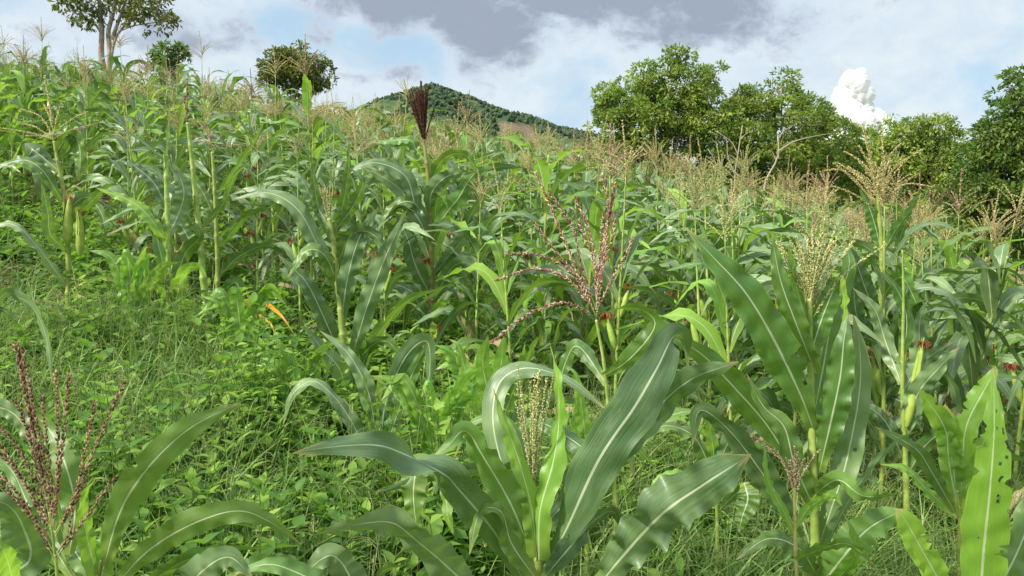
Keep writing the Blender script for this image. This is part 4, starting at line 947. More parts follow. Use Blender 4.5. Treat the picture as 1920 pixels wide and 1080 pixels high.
# positions: (px, depth, top_py, kind) of plants one can pick out in the photograph, then rows
picked = [(262, 6.6, 140, 'tan', 'tan-yellow tasselled maize plant in front of the bare-trunked tree'),
 (385, 13.0, 72, 'tan', 'maize plant whose pale feathery tassel rises highest left of the round-crowned tree'),
 (250, 12.5, 52, 'brown', 'maize plant with pinkish brown tassel just right of the forked trunk'),
 (285, 9.8, 100, 'red', 'maize plant with rusty tassel below the small tree on the slope'),
 (590, 9.0, 62, 'brown', 'tall maize plant with brown tassel spikes in front of the round-crowned tree'),
 (520, 10.5, 100, 'tan', 'maize plant with golden tassel in front of the left half of the round-crowned tree'),
 (738, 9.2, 138, 'tan', 'maize plant with slim pale tassel at the left foot of the hill'),
 (866, 10.0, 195, 'brown', 'maize plant with small brown tassel in front of the hill top'),
 (935, 8.6, 235, 'tan', 'maize plant with bushy straw-coloured tassel below the hill shoulder'),
 (1040, 8.4, 235, 'tan', 'maize plant with straw tassel at the right foot of the hill'),
 (1085, 7.2, 240, 'brown', 'maize plant with drooping brown tassel left of the largest right-hand tree'),
 (100, 14.5, 40, 'tan', 'maize plant with pale tassel on the skyline left of the bare-trunked tree'),
 (25, 13.0, 60, 'tan', 'maize plant with arching pale tassel on the skyline at far left'),
 (1300, 7.6, 290, 'tan', 'maize plant with dense straw tassel before the second right-hand tree'),
 (1375, 6.8, 288, 'green', 'maize plant with yellow-green tassel before the second right-hand tree'),
 (1455, 7.8, 320, 'brown', 'maize plant with brownish tassel right of the yellow-green one'),
 (1535, 7.0, 318, 'red', 'maize plant with purplish tassel left of the wide tan tassel'),
 (1695, 5.6, 305, 'brown', 'maize plant with brown spike tassel just right of the wide tan tassel'),
 (1762, 5.4, 335, 'dark', 'maize plant with dark spike tassel before the dense right-hand tree'),
 (1792, 5.9, 345, 'red', 'maize plant with thin reddish tassel before the dark gap under the right tree'),
 (1888, 5.0, 415, 'brown', 'maize plant with open rust-brown tassel at the right edge'),
 (905, 6.6, 300, 'tan', 'maize plant with tan tassel behind the arching red tassel, centre'),
 (1015, 6.0, 255, '', 'maize plant with broad upright leaf and no tassel, centre'),
 (1155, 5.0, 262, 'red', 'maize plant with dark folded flag leaf behind the red tassel')]
placed_xy = []
picked += [(a, b, c, 'tan' if i % 2 else 'green', l) for i, (a, b, c, l) in enumerate(EXTRA)]
def base_at(px, d): x = (px - 960) / F * d; return x, d, float(ground(x, d))
used = {}
def put(pi, x, y, z, h_want, rz, label, group='maize plants in the field', cat='maize plant'):
    key, parts, kw = protos[pi]; sc = h_want / (kw['h'] + (.12 if key else 0))
    if pi not in used:
        root = thing('maize_plant', label, cat, (x, y, z), group)
        root.rotation_euler = (0, 0, rz); root.scale = (sc, sc, sc); place_parts(parts, root); used[pi] = root
        return root
    return copy_tree(used[pi], (x, y, z), rz, sc, label, group)
cnt = 0
for (px, d, ty, kd, lab) in picked:
    x, y, z = base_at(px, d); top = P(px, ty, d)[2]; h = min(2.5, max(1.5, top - z + .03))
    c_ = [i for i, p in enumerate(protos) if p[0] == kd]; pi = rs.choice(c_)
    put(pi, x, y, z, h, rs.uniform(-.5, .5) + rs.choice([0, math.pi]), lab); placed_xy.append((x, y)); cnt += 1
# planted positions
cand = []
gy_ = np.arange(3.2, 34, .58)
for yy_ in gy_:
    for xx_ in np.arange(-26, 26, .46):
        x = xx_ + rs.uniform(-.17, .17); y = yy_ + rs.uniform(-.16, .16); px = 960 + x / y * F
        if px < -260 or px > 2180: continue
        # weedy openings the photograph shows
        if px < 250 and y < 9.0 and not (y > 6.4 and rs.random() < .22): continue
        if 250 <= px < 620 and y < 7.4 and not (y > 5.5 and rs.random() < .5): continue
        if 620 <= px < 880 and y < 5.0: continue
        if 880 <= px < 1280 and y < 4.2: continue
        if px >= 1280 and y < 3.7: continue
        if px > 1760 and y > 8.0: continue
        if px > 1560 and y > 16: continue
        if px > 1230 and y > 20: continue
        if rs.random() < .16: continue
        if any((x - a) ** 2 + (y - b) ** 2 < .1 for a, b in placed_xy): continue
        cand.append((y, x, px))
cand.sort()
NEAR = 300 - HERO_N - cnt
LM = [(45, 'at far left edge'), (150, 'left of forked pale tree'), (255, 'below forked pale tree'), (350, 'below narrow skyline tree'), (460, 'between two skyline trees'), (620, 'below round-crowned tree'),
      (715, 'at left foot of hill'), (800, 'left below hill peak'), (880, 'right below hill peak'), (990, 'left below hill shoulder'), (1110, 'right below hill shoulder'), (1170, 'below left edge of largest tree'), (1235, 'below middle of largest tree'),
      (1340, 'below right part of largest tree'), (1420, 'below left part of domed tree'), (1500, 'below middle of domed tree'), (1580, 'below right part of domed tree'), (1670, 'below the white cloud'), (1790, 'below round light tree'), (9999, 'below right edge tree')]
DB = [(5.2, 'front rows'), (6.6, 'second rows'), (8.0, 'middle rows'), (9.6, 'back rows'), (99, 'hindmost single rows')]
kk = [p[0] for p in protos]
def pick_kind(px, d):
    if px < 430 and 5.5 < d < 13 and rs.random() < .45: return ''
    return rs.choices(['tan', 'brown', 'red', 'green', 'dark', ''], [.50, .19, .09, .14, .02, .06])[0]
todo = []
for (y, x, px) in cand[:NEAR]:
    kd = pick_kind(px, y); pi = rs.choice([i for i, q_ in enumerate(kk) if q_ == kd])
    hw = rs.uniform(1.15, 1.6) if kd == '' else rs.uniform(1.6, 2.0)
    l = next(n for m_, n in LM if px < m_); q_ = next(n for m_, n in DB if y < m_)
    todo.append([px, y, x, pi, hw, (KINDS[kd] + ' tasselled maize' if kd else 'tassel-less young maize') + ', ' + q_ + ', ' + l])
by = {}
for t_ in todo: by.setdefault(t_[5], []).append(t_)
ORD = ['leftmost', 'second', 'third', 'fourth', 'fifth', 'sixth', 'seventh', 'eighth', 'ninth', 'tenth', 'eleventh', 'twelfth', 'thirteenth', 'fourteenth', 'fifteenth', 'sixteenth']
for lab, L_ in by.items():
    L_.sort()
    for i, t_ in enumerate(L_):
        if len(L_) == 2: t_[5] = lab + ', ' + ('left one', 'right one')[i]
        elif len(L_) > 2: t_[5] = lab + ', ' + ('leftmost' if i == 0 else 'rightmost' if i == len(L_) - 1 else ORD[i] + ' from left')
for px, y, x, pi, hw, lab in sorted(todo, key=lambda t_: t_[1]):
    put(pi, x, y, float(ground(x, y)), hw, rs.uniform(-.55, .55) + rs.choice([0, math.pi]), lab)
# far rows: one mass beyond about 300 plants
far_g = Geo(); fm = ['stalk', 'leaf', 'leaf_blue', 'tas_tan', 'tas_brown', 'husk', 'silk', 'leaf_young', 'leaf_dry', 'tas_red', 'tas_green', 'stalk_red', 'tas_dark']
lows = []
for s in range(8):
    kd = ['tan', 'green', 'tan', 'green', 'tan', 'brown', None, None][s]
    g = Geo()
    for nm, pg, mt, subs in grow(seed=200 + s, h=1.9, nleaf=10, kind=kd, lod=2, nears=0, tn=8, tL=.26, LL=.84, LW=.10, tspread=rs.uniform(.4, .8), az0=rs.uniform(-1, 1)):
        g.merge(pg, matmap={0: fm.index(mt)})
    lows.append(g)
for (y, x, px) in cand[NEAR:]:
    if y > 20 and rs.random() < .25: continue
    a = rs.uniform(0, 6.28); s = rs.uniform(.86, 1.1); c_, s_ = math.cos(a) * s, math.sin(a) * s
    far_g.merge(rs.choice(lows), np.array([[c_, -s_, 0], [s_, c_, 0], [0, 0, s]]), np.array([x, y, float(ground(x, y))]), rs.random())
tag(link('maize_crop', far_g.mesh('maize_crop', [M[a] for a in fm])), 'distant maize rows climbing the slope to the skyline', 'maize crop', kind='stuff')
print('maize near', NEAR, 'far', len(cand) - NEAR, 'depth limit', cand[NEAR][0])

# ================================================================== WEEDS, GRASS, LITTER
def many_leaves(g, base, dirs, side, L, W_, r, bend=0.25, k=5):
    """leaf-shaped patches: base points (n,3), direction, side, length, width -> 3 x k grid folded on the midrib"""
    n = len(base); D = nrm(dirs); Sd = nrm(side - D * np.sum(side * D, 1, keepdims=True)); N = np.cross(D, Sd); N = np.where(N[:, 2:3] < 0, -N, N)
    ts = np.array([0, .28, .6, 1.0]); ws = np.array([.06, .92, .80, .03])
    V = np.zeros((n, 4, 3, 3)); A = np.zeros((n, 4, 3, 3))
    for i, (t, w) in enumerate(zip(ts, ws)):
        c = base + D * (L * t)[:, None] - N * (L * bend * t * t)[:, None]
        for j, u in enumerate((-1, 0, 1)):
            V[:, i, j] = c + Sd * (u * W_ * .5 * w)[:, None] + N * (abs(u) * W_ * w * .16)[:, None]
            A[:, i, j] = np.stack([np.full(n, u), np.full(n, t), r], -1)
    q = []
    for i in range(3):
        for j in range(2): q.append([i * 3 + j, i * 3 + j + 1, i * 3 + j + 4, i * 3 + j + 3])
    q = (np.array(q)[None] + (np.arange(n) * 12)[:, None, None]).reshape(-1, 4)
    g.add(V, A, q)
def patch(x, y, s=.9, o=0.0): return mnoise.noise(Vector((x * s + o, y * s, o)))
def weed_cloud(g, gs, xs, ys, hs, rng, ls0, nl):
    """opposite-leaved herbs: stem with leaf pairs"""
    for x, y, h in zip(xs, ys, hs):
        h = h * max(.35, .95 + 1.5 * patch(x, y, 1.9, 5.0)); ls = ls0 * rng.choice([.6, .8, 1.0, 1.0, 1.3]); z = float(ground(x, y)); lean = rng.normal(0, .16, 2); nb = rng.integers(1, 4)
        for b in range(nb):
            a0 = rng.uniform(0, 6.28); sp = rng.uniform(.05, .3) * (b > 0)
            hh = h * rng.uniform(.7, 1.0); top = np.array([lean[0] * hh + math.cos(a0) * sp, lean[1] * hh + math.sin(a0) * sp, hh])
            n = max(3, int(nl * hh / h)); f = np.linspace(.22, 1.0, n)
            P0 = np.array([x, y, z]) + top[None] * f[:, None]
            P0 = np.repeat(P0, 2, 0); az = np.repeat(a0 + np.arange(n) * 1.57, 2) + np.tile([0, math.pi], n) + rng.normal(0, .35, 2 * n)
            el = rng.uniform(.05, .75, 2 * n) + np.repeat(f, 2) * .25
            d = np.stack([np.cos(az) * np.cos(el), np.sin(az) * np.cos(el), np.sin(el)], 1); sd = np.stack([-np.sin(az), np.cos(az), rng.normal(0, .25, 2 * n)], 1)
            sz = ls * rng.uniform(.6, 1.15, 2 * n) * np.repeat(1.15 - .5 * f, 2)
            many_leaves(g, P0, d, sd, sz, sz * rng.uniform(.42, .68, 2 * n), np.clip(rng.uniform(0, .7) + rng.uniform(0, .3, 2 * n), 0, 1), rng.uniform(.1, .4))
            tube(gs, np.array([[x, y, z - .02], [x + top[0] * .5, y + top[1] * .5, z + top[2] * .5], [x + top[0], y + top[1], z + top[2]]]), np.array([.003, .0025, .0015]), 3, .5, cap=False)
rng = np.random.default_rng(11)
def scatter(n, y0, y1, pxa=-250, pxb=2170, power=1.0, dens=None):
    out_x, out_y = [], []
    while len(out_x) < n:
        y = math.sqrt(rng.uniform(y0 ** 2, y1 ** 2)); px = rng.uniform(pxa, pxb); x = (px - 960) / F * y
        if dens is not None and rng.uniform() > dens(x, y, px): continue
        out_x.append(x); out_y.append(y)
    return np.array(out_x), np.array(out_y)
def patch(x, y, s=.9, o=0.0): return mnoise.noise(Vector((x * s + o, y * s, o))) 
def weed_d(x, y, px):
    v = .40 + 2.2 * patch(x, y, 1.3)
    if px < 1000: v += .35
    if px > 1000 and y < 6: v -= .25
    if px < 130 and 4.6 < y < 7.0: v -= .75
    if 400 < px < 640 and 6.5 < y < 9: v -= .4
    return v
wg, ws = Geo(), Geo()
xs, ys = scatter(1050, 1.25, 4.4, dens=weed_d); weed_cloud(wg, ws, xs, ys, rng.uniform(.16, .44, len(xs)), rng, .088, 7)
xs, ys = scatter(1500, 4.4, 9.5, -150, 2100, dens=weed_d); weed_cloud(wg, ws, xs, ys, rng.uniform(.18, .40, len(xs)), rng, .125, 5)
wl = wg
tag(link('weeds', wl.mesh('weeds', M['weed'])), 'low bright green broad-leaved weeds covering the ground', 'weeds', kind='stuff')
tag(link('weed_stems', ws.mesh('weed_stems', M['weed_dull'])), 'thin green stems of the low weeds', 'weeds', kind='stuff')
w2, ws2 = Geo(), Geo()
xs, ys = scatter(1400, 1.25, 8.5, dens=lambda x, y, px: .45 - .9 * patch(x, y, 1.1) + (.2 if px > 900 else -.05)); weed_cloud(w2, ws2, xs, ys, rng.uniform(.12, .36, len(xs)), rng, .080, 6)
# scattered larger leaves, far slope cover
xs, ys = scatter(2200, 9.5, 22, -100, 2000, dens=lambda x, y, px: 1.0); weed_cloud(wg2 := Geo(), ws2, xs, ys, rng.uniform(.3, .6, len(xs)), rng, .13, 3)
tag(link('weeds', w2.mesh('weeds', M['weed_dull'])), 'darker green small-leaved weeds between the maize', 'weeds', kind='stuff')
tag(link('weeds', wg2.mesh('weeds', M['weed'])), 'green weeds under the far maize rows', 'weeds', kind='stuff')
tag(link('weed_stems', ws2.mesh('weed_stems', M['weed_dull'])), 'thin dark stems of the small-leaved weeds', 'weeds', kind='stuff')

def grass_geo(g, gh, xs, ys, rng, nb=(6, 13), L=(.22, .52), wd=.0036, heads=.4):
    Vs, As, Qs = [], [], []; off = 0
    for x, y in zip(xs, ys):
        z = float(ground(x, y)); n = rng.integers(*nb); a = rng.uniform(0, 6.28, n); l = rng.uniform(*L, n); el = rng.uniform(.75, 1.5, n); dr = rng.uniform(.5, 2.2, n)
        o = np.stack([np.cos(a), np.sin(a), np.zeros(n)], 1); sd = np.stack([-np.sin(a), np.cos(a), rng.normal(0, .3, n)], 1)
        p = np.tile([x, y, z - .01], (n, 1)) + o * .015; w0 = wd * rng.uniform(.7, 1.5, n); r = rng.uniform(0, 1, n)
        rows = []
        for s in range(6):
            f = s / 5; w = w0 * (1 - f ** 2) + .0003
            rows.append(np.stack([p - sd * w[:, None], p + sd * w[:, None]], 1))
            e = el - dr * (f + .1)
            p = p + (o * np.cos(e)[:, None] + np.array([0, 0, 1]) * np.sin(e)[:, None]) * (l / 5)[:, None]
        V = np.stack(rows, 1); A = np.zeros((n, 6, 2, 3)); A[..., 2] = r[:, None, None]; A[..., 1] = .5
        Vs.append(V.reshape(-1, 3)); As.append(A.reshape(-1, 3))
        q = np.array([[s * 2, s * 2 + 1, s * 2 + 3, s * 2 + 2] for s in range(5)])[None] + (np.arange(n) * 12)[:, None, None] + off
        Qs.append(q.reshape(-1, 4)); off += n * 12
        if rng.uniform() < heads:
            for _ in range(rng.integers(1, 4)):
                a1 = rng.uniform(0, 6.28); h = rng.uniform(.30, .55); tilt = rng.uniform(.05, .35)
                tp = np.array([x + math.cos(a1) * h * tilt, y + math.sin(a1) * h * tilt, z + h])
                tube(gh, np.array([[x, y, z], [(x + tp[0]) / 2, (y + tp[1]) / 2, z + h * .55], tp]), .0011, 3, rng.uniform(), cap=False)
                for b in range(rng.integers(3, 7)):
                    a2 = rng.uniform(0, 6.28); ll = rng.uniform(.05, .10); u = rng.uniform(.2, .9)
                    o2 = np.array([math.cos(a2) * u, math.sin(a2) * u, math.sqrt(1 - u * u) * rng.uniform(-.1, 1)])
                    tube(gh, np.array([tp, tp + o2 * ll * .5, tp + o2 * ll + np.array([0, 0, -.02])]), .0010, 3, rng.uniform(), cap=False)
    g.add(np.concatenate(Vs), np.concatenate(As), np.concatenate(Qs))
g1, g2 = Geo(), Geo()
def grass_d(x, y, px):
    v = .45 - .8 * patch(x, y, 1.1) + (.3 if px > 900 else 0) + (.45 if y < 3.2 else 0) + (.5 if px < 420 and y < 5 else 0)
    if 420 < px < 900 and 3.5 < y < 6: v -= .5
    return v
xs, ys = scatter(3800, 1.2, 5.2, dens=grass_d); grass_geo(g1, g2, xs, ys, rng, heads=.22)
xs, ys = scatter(900, 1.3, 4.2, 1050, 2100); grass_geo(g1, g2, xs, ys, rng, (7, 14), (.3, .62), .0042, .3)
xs, ys = scatter(1500, 5.2, 10, -100, 2000); grass_geo(g1, g2, xs, ys, rng, (5, 9), (.2, .5), .0045, .12)
xs, ys = scatter(2600, 11, 24, 1350, 2200); grass_geo(g1, g2, xs, ys, rng, (5, 8), (.12, .3), .012, .0)
tag(link('grass', g1.mesh('grass', M['grass'])), 'thin arching grass blades among the weeds', 'grass', kind='stuff')
tag(link('grass_seed_heads', g2.mesh('grass_seed_heads', M['grass_dry'])), 'fine pale finger-grass seed heads above the grass', 'grass', kind='stuff')
# dead leaves and stems on the soil
lg = Geo()
xs, ys = scatter(3000, 1.4, 12, -100, 2000, dens=lambda x, y, px: .35 + .5 * patch(x, y, .8, 3) + (.8 if (px < 180 and 4.5 < y < 7.5) or (400 < px < 640 and 6 < y < 9) else 0))
n = len(xs); a = rng.uniform(0, 6.28, n); L_ = rng.uniform(.05, .28, n)
many_leaves(lg, np.stack([xs, ys, ground(xs, ys) + .02 + rng.uniform(0, .06, n)], 1), np.stack([np.cos(a), np.sin(a), rng.uniform(-.1, .3, n)], 1), np.stack([-np.sin(a), np.cos(a), rng.normal(0, .5, n)], 1), L_, L_ * rng.uniform(.08, .3, n), rng.uniform(0, 1, n), .3)
tag(link('leaf_litter', lg.mesh('leaf_litter', M['litter'])), 'dry tan leaves and stalk scraps lying on the brown soil', 'leaf litter', kind='stuff')

# ================================================================== TREES AND SMALL THINGS
def leaf_mass(g, centres, rad, rng, per, L, asp=.42, droop=.35, flat=.75, outward=None):
    """rosettes of leaves: each centre gets `per` pointed leaves radiating and hanging"""
    n = len(centres); c = np.repeat(centres, per, 0); rr_ = np.repeat(rad, per); m = len(c)
    u = nrm(rng.normal(0, 1, (m, 3))); 
    out = np.repeat(nrm(outward), per, 0) if outward is not None else 0
    u = nrm(u + out * .9 + np.array([0, 0, .25]))
    p = c + u * (rr_ * rng.uniform(.35, 1.0, m) ** .6)[:, None] * np.array([1, 1, flat])
    d = nrm(u * .8 + rng.normal(0, .45, (m, 3)) + np.array([0, 0, -droop])); sd = nrm(np.cross(d, nrm(u + rng.normal(0, .5, (m, 3)))))
    N = np.cross(sd, d); l = L * rng.uniform(.65, 1.25, m)
    V = np.stack([p, p + d * (l * .45)[:, None] + sd * (l * asp * .5)[:, None] + N * (l * .06)[:, None], p + d * l[:, None] - N * (l * .16)[:, None], p + d * (l * .45)[:, None] - sd * (l * asp * .5)[:, None] + N * (l * .06)[:, None]], 1)
    A = np.zeros((m, 4, 3)); A[..., 1] = .5; A[..., 2] = np.clip(np.repeat(rng.uniform(0, 1, n), per) * .75 + rng.uniform(0, .25, m), 0, 1)[:, None]
    q = np.arange(m * 4).reshape(m, 4); g.add(V, A, q)
def tree(label, px, d, base_py, lobes, crown='crown_a', leafL=.20, clump=.42, per=34, dens=1.0, trunk_r=.18, group=None, fork=None, seed=1, cat='tree', bark='bark', inner=.25, stems=None, dy=None, droop=.35, name='broadleaf_tree', gnd=None):
    rng = np.random.default_rng(seed)
    b = P(px, base_py, d); gz = float(ground(b[0], b[1])); base = np.array([b[0], b[1], gz])
    root = thing(name, label, cat, base, group)
    k = d / F; gc, gt = Geo(), Geo(); cs, rd, ou = [], [], []
    lobs = []
    for lb in lobes:
        lx, ly, lr = lb[:3]; dd = lb[3] if len(lb) > 3 else rng.uniform(-.5, .5) * lr * k
        asp = lb[4] if len(lb) > 4 else 1.0
        c = P(lx, ly, d + dd); r = lr * k; lobs.append((c, r, asp))
    fk = P(*fork, d) if fork else base + (np.mean([l[0] for l in lobs], 0) - base) * .38
    tube(gt, catmull([base - [0, 0, .3], base * .6 + fk * .4 + rng.normal(0, .08, 3), fk], 12), np.linspace(trunk_r * 1.25, trunk_r * .8, 12), 10, .5)
    nodes_ = [fk]
    if stems:
        nodes_ = []
        for st in stems:
            cc = catmull([P(p_[0], p_[1], d + (p_[2] if len(p_) > 2 else 0)) for p_ in st[:-1]], 18); tube(gt, cc, np.linspace(st[-1][0], st[-1][1], 18), 8, .5); nodes_ += list(cc[8:])
    fk0 = fk
    for c, r, asp in lobs:
        if stems: fk = min(nodes_, key=lambda q_: np.linalg.norm(q_ - c) + 3 * max(0, q_[2] - c[2] + .2))
        n = max(5, int(dens * 3.4 * (r / clump) ** 2))
        u = nrm(rng.normal(0, 1, (n, 3))); u[:, 1] *= .85
        shell = np.where(rng.uniform(0, 1, n) < inner, rng.uniform(.2, .7, n), rng.uniform(.78, 1.08, n))
        bumps = np.array([mnoise.noise(Vector(x * 2.0 + c)) for x in u])
        pts = c + u * (r * shell * (1 + .28 * bumps))[:, None] * np.array([1, 1, .82 * asp])
        low = pts[:, 2] > gz + .25
        cs.append(pts[low]); rd.append(clump * rng.uniform(.6, 1.25, low.sum())); ou.append(u[low])
        # limb to the lobe and boughs inside it
        mid = fk * .45 + c * .55 + rng.normal(0, .12 * r, 3) + np.array([0, 0, .1 * r])
        tube(gt, catmull([fk, mid, c], 10), np.linspace(trunk_r * (.5 if not stems else .34), trunk_r * .2, 10) * min(1, .5 + .5 * r / (clump * 3)), 7, .5)
        for j in range(max(3, int(6 * r / 1.2))):
            e = c + nrm(rng.normal(0, 1, 3)) * r * .85 * np.array([1, 1, .8])
            tube(gt, catmull([c * .75 + mid * .25, (c + e) / 2 + rng.normal(0, .08 * r, 3), e], 7), np.linspace(trunk_r * .2, .012, 7), 5, .5)
    leaf_mass(gc, np.concatenate(cs), np.concatenate(rd), rng, per, leafL, .42, droop, .75, np.concatenate(ou))
    link('trunk', gt.mesh('trunk', M[bark], origin=base), root); link('crown', gc.mesh('crown', M[crown], origin=base), root)
    return root
# right-hand side, left to right
tree('largest spreading tree behind the field, top branch reaching highest right of the hill', 1235, 30, 430,
     [(1185, 230, 66), (1250, 165, 46), (1235, 240, 80), (1290, 205, 60), (1160, 200, 36), (1145, 190, 26), (1150, 285, 28), (1300, 145, 30), (1335, 135, 18), (1262, 115, 17), (1275, 105, 10), (1330, 250, 60), (1205, 175, 36), (1190, 300, 46), (1260, 320, 60), (1330, 170, 14), (1210, 148, 20)],
     'crown_a', .17, .42, 62, 1.7, .16, 'large trees on the right', seed=3, fork=(1240, 380))
tree('domed tree with dense crown between the largest tree and the white cloud', 1455, 31, 440,
     [(1450, 195, 44), (1405, 220, 48), (1500, 220, 48), (1460, 260, 90), (1540, 265, 50), (1385, 200, 26), (1372, 190, 16), (1380, 280, 60), (1440, 330, 80), (1540, 330, 70), (1575, 300, 30), (1500, 380, 60), (1465, 165, 22), (1370, 350, 50), (1585, 255, 18)],
     'crown_a', .17, .44, 62, 1.7, .17, 'large trees on the right', seed=4, fork=(1460, 400))
tree('smaller pale green tree below the cloud, left of the tree with grey gaps', 1600, 34, 440,
     [(1602, 286, 26), (1620, 275, 22), (1570, 320, 50), (1640, 300, 40), (1600, 340, 60), (1650, 370, 60)], 'crown_a', .18, .44, 60, 1.6, .12, 'large trees on the right', seed=5, fork=(1600, 410))
tree('airy small-crowned tree showing sky gaps right below the white cloud', 1655, 42, 430,
     [(1650, 255, 32), (1640, 275, 30), (1670, 285, 26), (1650, 310, 40)], 'crown_b', .22, .45, 22, .6, .18, 'large trees on the right', seed=6, fork=(1650, 360))
tree('round light green tree between the airy tree and the right edge tree', 1740, 31, 450,
     [(1745, 290, 56), (1700, 300, 56), (1735, 248, 34), (1700, 250, 28), (1725, 232, 18), (1755, 238, 22), (1670, 300, 44), (1790, 290, 34), (1740, 350, 80), (1680, 360, 60), (1800, 370, 60), (1780, 330, 50), (1700, 420, 60), (1760, 430, 50)],
     'crown_a', .17, .44, 62, 1.8, .16, 'large trees on the right', seed=7, fork=(1740, 430))
tree('dense dark green tree filling the right edge with shade beneath it', 1925, 22, 530,
     [(1900, 240, 56), (1880, 300, 66), (1930, 180, 40), (1900, 165, 24), (1915, 145, 16), (1950, 300, 90), (1860, 350, 60), (1870, 400, 50), (1940, 400, 80), (2010, 250, 90), (2030, 380, 110), (1850, 260, 20), (1828, 400, 40), (1835, 440, 28)],
     'crown_b', .16, .36, 60, 1.6, .22, 'large trees on the right', seed=8, fork=(1930, 470))
tree('dark scrub tree in the shade below the right-hand trees', 1840, 27, 520, [(1840, 400, 60), (1790, 410, 60), (1720, 430, 50), (1890, 440, 60), (1900, 490, 60), (1960, 480, 70)], 'crown_b', .22, .4, 30, 1.0, .12, 'large trees on the right', seed=9, fork=(1840, 500))
# low shrubs along the far edge of the field
for i, (px, d, ly, lr, cr) in enumerate([(1170, 24, 345, 34, 'crown_a'), (1230, 23, 375, 36, 'crown_c'), (1310, 23, 380, 40, 'crown_a'), (1400, 22, 390, 42, 'crown_c'), (1500, 22, 400, 40, 'crown_a'), (1600, 22, 410, 44, 'crown_c'), (1700, 21, 415, 44, 'crown_a'), (1780, 21, 440, 36, 'crown_a'), (1110, 26, 305, 30, 'crown_a'), (950, 26, 275, 22, 'crown_a')]):
    nm = ['at the left foot of the largest right-hand tree', 'under the largest right-hand tree', 'between the two biggest trees', 'below the domed tree, left part', 'below the domed tree, right part', 'below the white cloud', 'below the round light green tree', 'beside the shaded gap', 'at the right foot of the hill', 'peeping up in front of the hill shoulder'][i]
    tree(('bushy green shrub ' if cr == 'crown_a' else 'olive scrub bush ') + nm, px, d, ly + lr, [(px, ly, lr), (px - lr * .7, ly + lr * .5, lr * .7), (px + lr * .7, ly + lr * .4, lr * .7)], cr, .14, .24, 26, .9, .05, 'shrubs along the field edge', seed=20 + i, cat='shrub', name='shrub')
# left skyline
tree('tall open tree with pale forked trunk on the upper left skyline', 196, 24, 140,
     [(180, 5, 30), (140, 18, 30), (215, -15, 45), (265, 10, 34), (300, 35, 26), (290, 15, 30), (160, -20, 40), (255, 45, 16), (125, 10, 16), (235, -60, 60), (150, -70, 50), (310, -20, 30), (312, 40, 14), (225, 20, 18), (170, 38, 12)],
     'crown_c', .17, .24, 22, .45, .085, 'trees on the left skyline', seed=30, fork=(200, 150), droop=.55, stems=[[(200, 150), (190, 105), (191, 60), (188, 20), (180, -40), (.10, .04)], [(203, 150), (206, 95), (203, 60), (213, 20), (222, -50), (.085, .04)], [(204, 140), (214, 80), (232, 50), (255, 36), (290, 30), (.055, .02)], [(192, 66), (178, 45), (160, 34), (142, 25), (.045, .015)], [(210, 75), (222, 40), (236, 0), (250, -50), (.06, .02)]])
tree('narrow bushy green tree on the skyline right of the pale-trunked tree', 325, 30, 150, [(325, 88, 17), (318, 108, 22), (330, 118, 20), (312, 130, 18), (335, 100, 12), (285, 120, 14), (300, 138, 20)], 'crown_b', .18, .26, 32, 1.0, .09, 'trees on the left skyline', seed=31, fork=(322, 128))
tree('round-crowned low tree alone on the skyline left of the hill', 548, 27, 200,
     [(515, 125, 30), (550, 128, 40), (585, 135, 32), (540, 115, 22), (575, 118, 24), (600, 150, 18), (560, 155, 30), (500, 140, 20), (590, 160, 20), (540, 105, 10)], 'crown_c', .14, .26, 46, 1.3, .10, 'trees on the left skyline', seed=32, fork=(548, 170))
# bare branched saplings before the right-hand trees
def bare(label, d, stems):
    b0 = P(stems[0][0][0], stems[0][0][1], d); base = np.array([b0[0], b0[1], float(ground(b0[0], b0[1]))])
    root = thing('bare_sapling', label, 'sapling', base, 'bare saplings before the trees')
    for i, s in enumerate(stems):
        pts = [P(p[0], p[1], d + (p[2] if len(p) > 2 else 0)) for p in s[:-1]]
        if i == 0: pts = [base] + pts
        g = Geo(); tube(g, catmull(pts, 16), np.linspace(s[-1][0], s[-1][1], 16), 6, .5); link('stem' if i == 0 else 'branch', g.mesh('branch', M['twig'], origin=base), root)
bare('pale leafless sapling with upright forked stems before the domed tree, left one', 18, [[(1378, 400), (1378, 330), (1385, 280), (1392, 235), (.035, .012)], [(1378, 325), (1365, 295), (1362, 262), (1350, 250), (.018, .006)], [(1384, 290), (1370, 265), (1340, 245), (.014, .005)], [(1388, 262), (1400, 250), (1412, 246), (.010, .004)]])
bare('pale leafless sapling with long branch reaching right before the domed tree', 17, [[(1432, 420), (1434, 345), (1452, 310), (1460, 285), (1458, 255), (.038, .014)], [(1460, 283), (1490, 265), (1530, 255), (1560, 250), (.020, .006)], [(1458, 262), (1470, 245), (1485, 238), (.012, .005)], [(1455, 300), (1448, 285), (1440, 282), (.014, .006)]])
bare('thin leafless sapling under the left end of the domed tree', 19, [[(1352, 400), (1345, 320), (1335, 290), (1328, 280), (.020, .008)], [(1345, 325), (1356, 300), (1360, 290), (.012, .005)]])

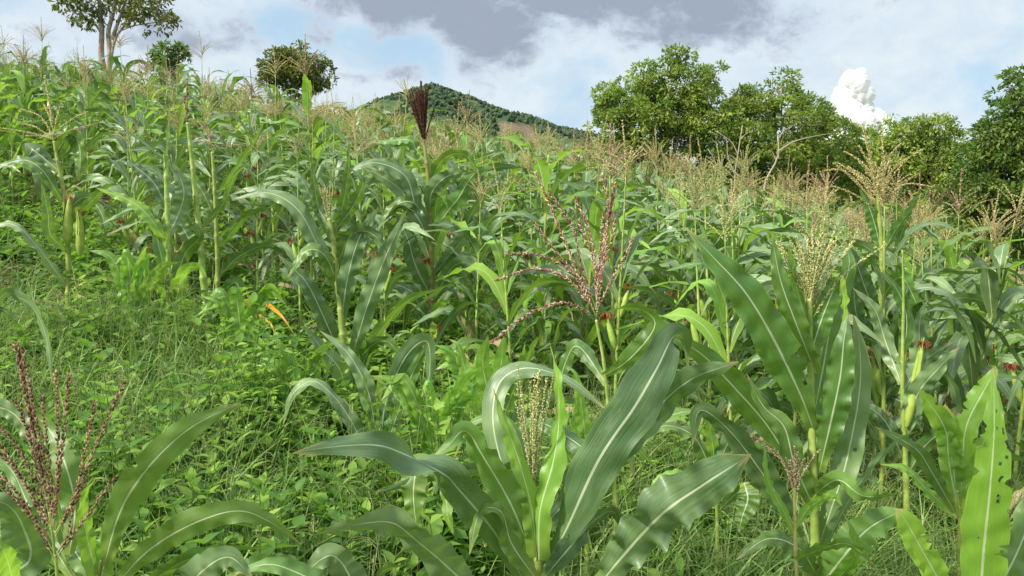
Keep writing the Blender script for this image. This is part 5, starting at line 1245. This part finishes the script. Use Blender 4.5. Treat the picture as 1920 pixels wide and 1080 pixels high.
# a white butterfly over the crop
bp = P(1253, 427, 4.6); root = thing('butterfly', 'small white butterfly fluttering over the maize right of the red tassel', 'butterfly', bp)
M['white'] = simple('butterfly_white', (0.72, 0.74, 0.62), (0.85, 0.86, 0.76), 0.7, 0.1, 40, 0.3)
g = Geo(); tube(g, np.array([[-.010, 0, 0], [-.003, 0, .001], [.004, 0, .001], [.010, 0, 0]]), np.array([.0008, .0018, .0018, .0010]), 6, .5); link('body', g.mesh('body', M['silk']), root)
for s in (-1, 1):
    g = Geo(); th = np.linspace(0, math.pi, 9)
    for (cx, r1, r2) in ((.004, .011, .020), (-.006, .009, .015)):
        rim = np.stack([cx + r1 * np.cos(th) + .003 * np.sin(th), s * r2 * np.sin(th), .012 * np.sin(th)], 1); V = np.vstack([[cx, 0, .001], rim])
        g.add(V, np.tile([0, .5, .9], (len(V), 1)), None, [[0, i_, i_ + 1] for i_ in range(1, 9)])
    link('wing', g.mesh('wing', M['white']), root)
root.rotation_euler = (R(40), R(-35), R(50))
# white sack and earth mound at the far right of the open ground
x, y = (1892 - 960) / F * 17, 17.0; z = float(ground(x, y))
sv, sf = icos(3)
dsp = 1 + .16 * np.array([mnoise.noise(Vector(v * 2.2)) for v in sv]); V = sv * dsp[:, None] * np.array([.24, .15, .11]); V[:, 2] += .08
g = Geo(); g.add(V, np.tile([0, .5, .8], (len(V), 1)), None, sf); tag(link('sack', g.mesh('sack', M['white']), None, (x, y, z)), 'white sack lying on the open ground at far right', 'sack')
V = sv * (1 + .2 * np.array([mnoise.fractal(Vector(v * 2.0), 1, 2, 4) for v in sv]))[:, None] * np.array([.8, .5, .22])
g = Geo(); g.add(V, np.tile([0, .5, .5], (len(V), 1)), None, sf)
M['earth'] = simple('bare_earth', (0.22, 0.13, 0.08), (0.40, 0.27, 0.17), 0.95, 0.05, 6, 0, None, False, 6, .5)
tag(link('earth_mound', g.mesh('earth_mound', M['earth']), None, ((1848 - 960) / F * 18, 18, float(ground((1848 - 960) / F * 18, 18)))), 'low mound of bare brown earth beside the white sack', 'earth mound')
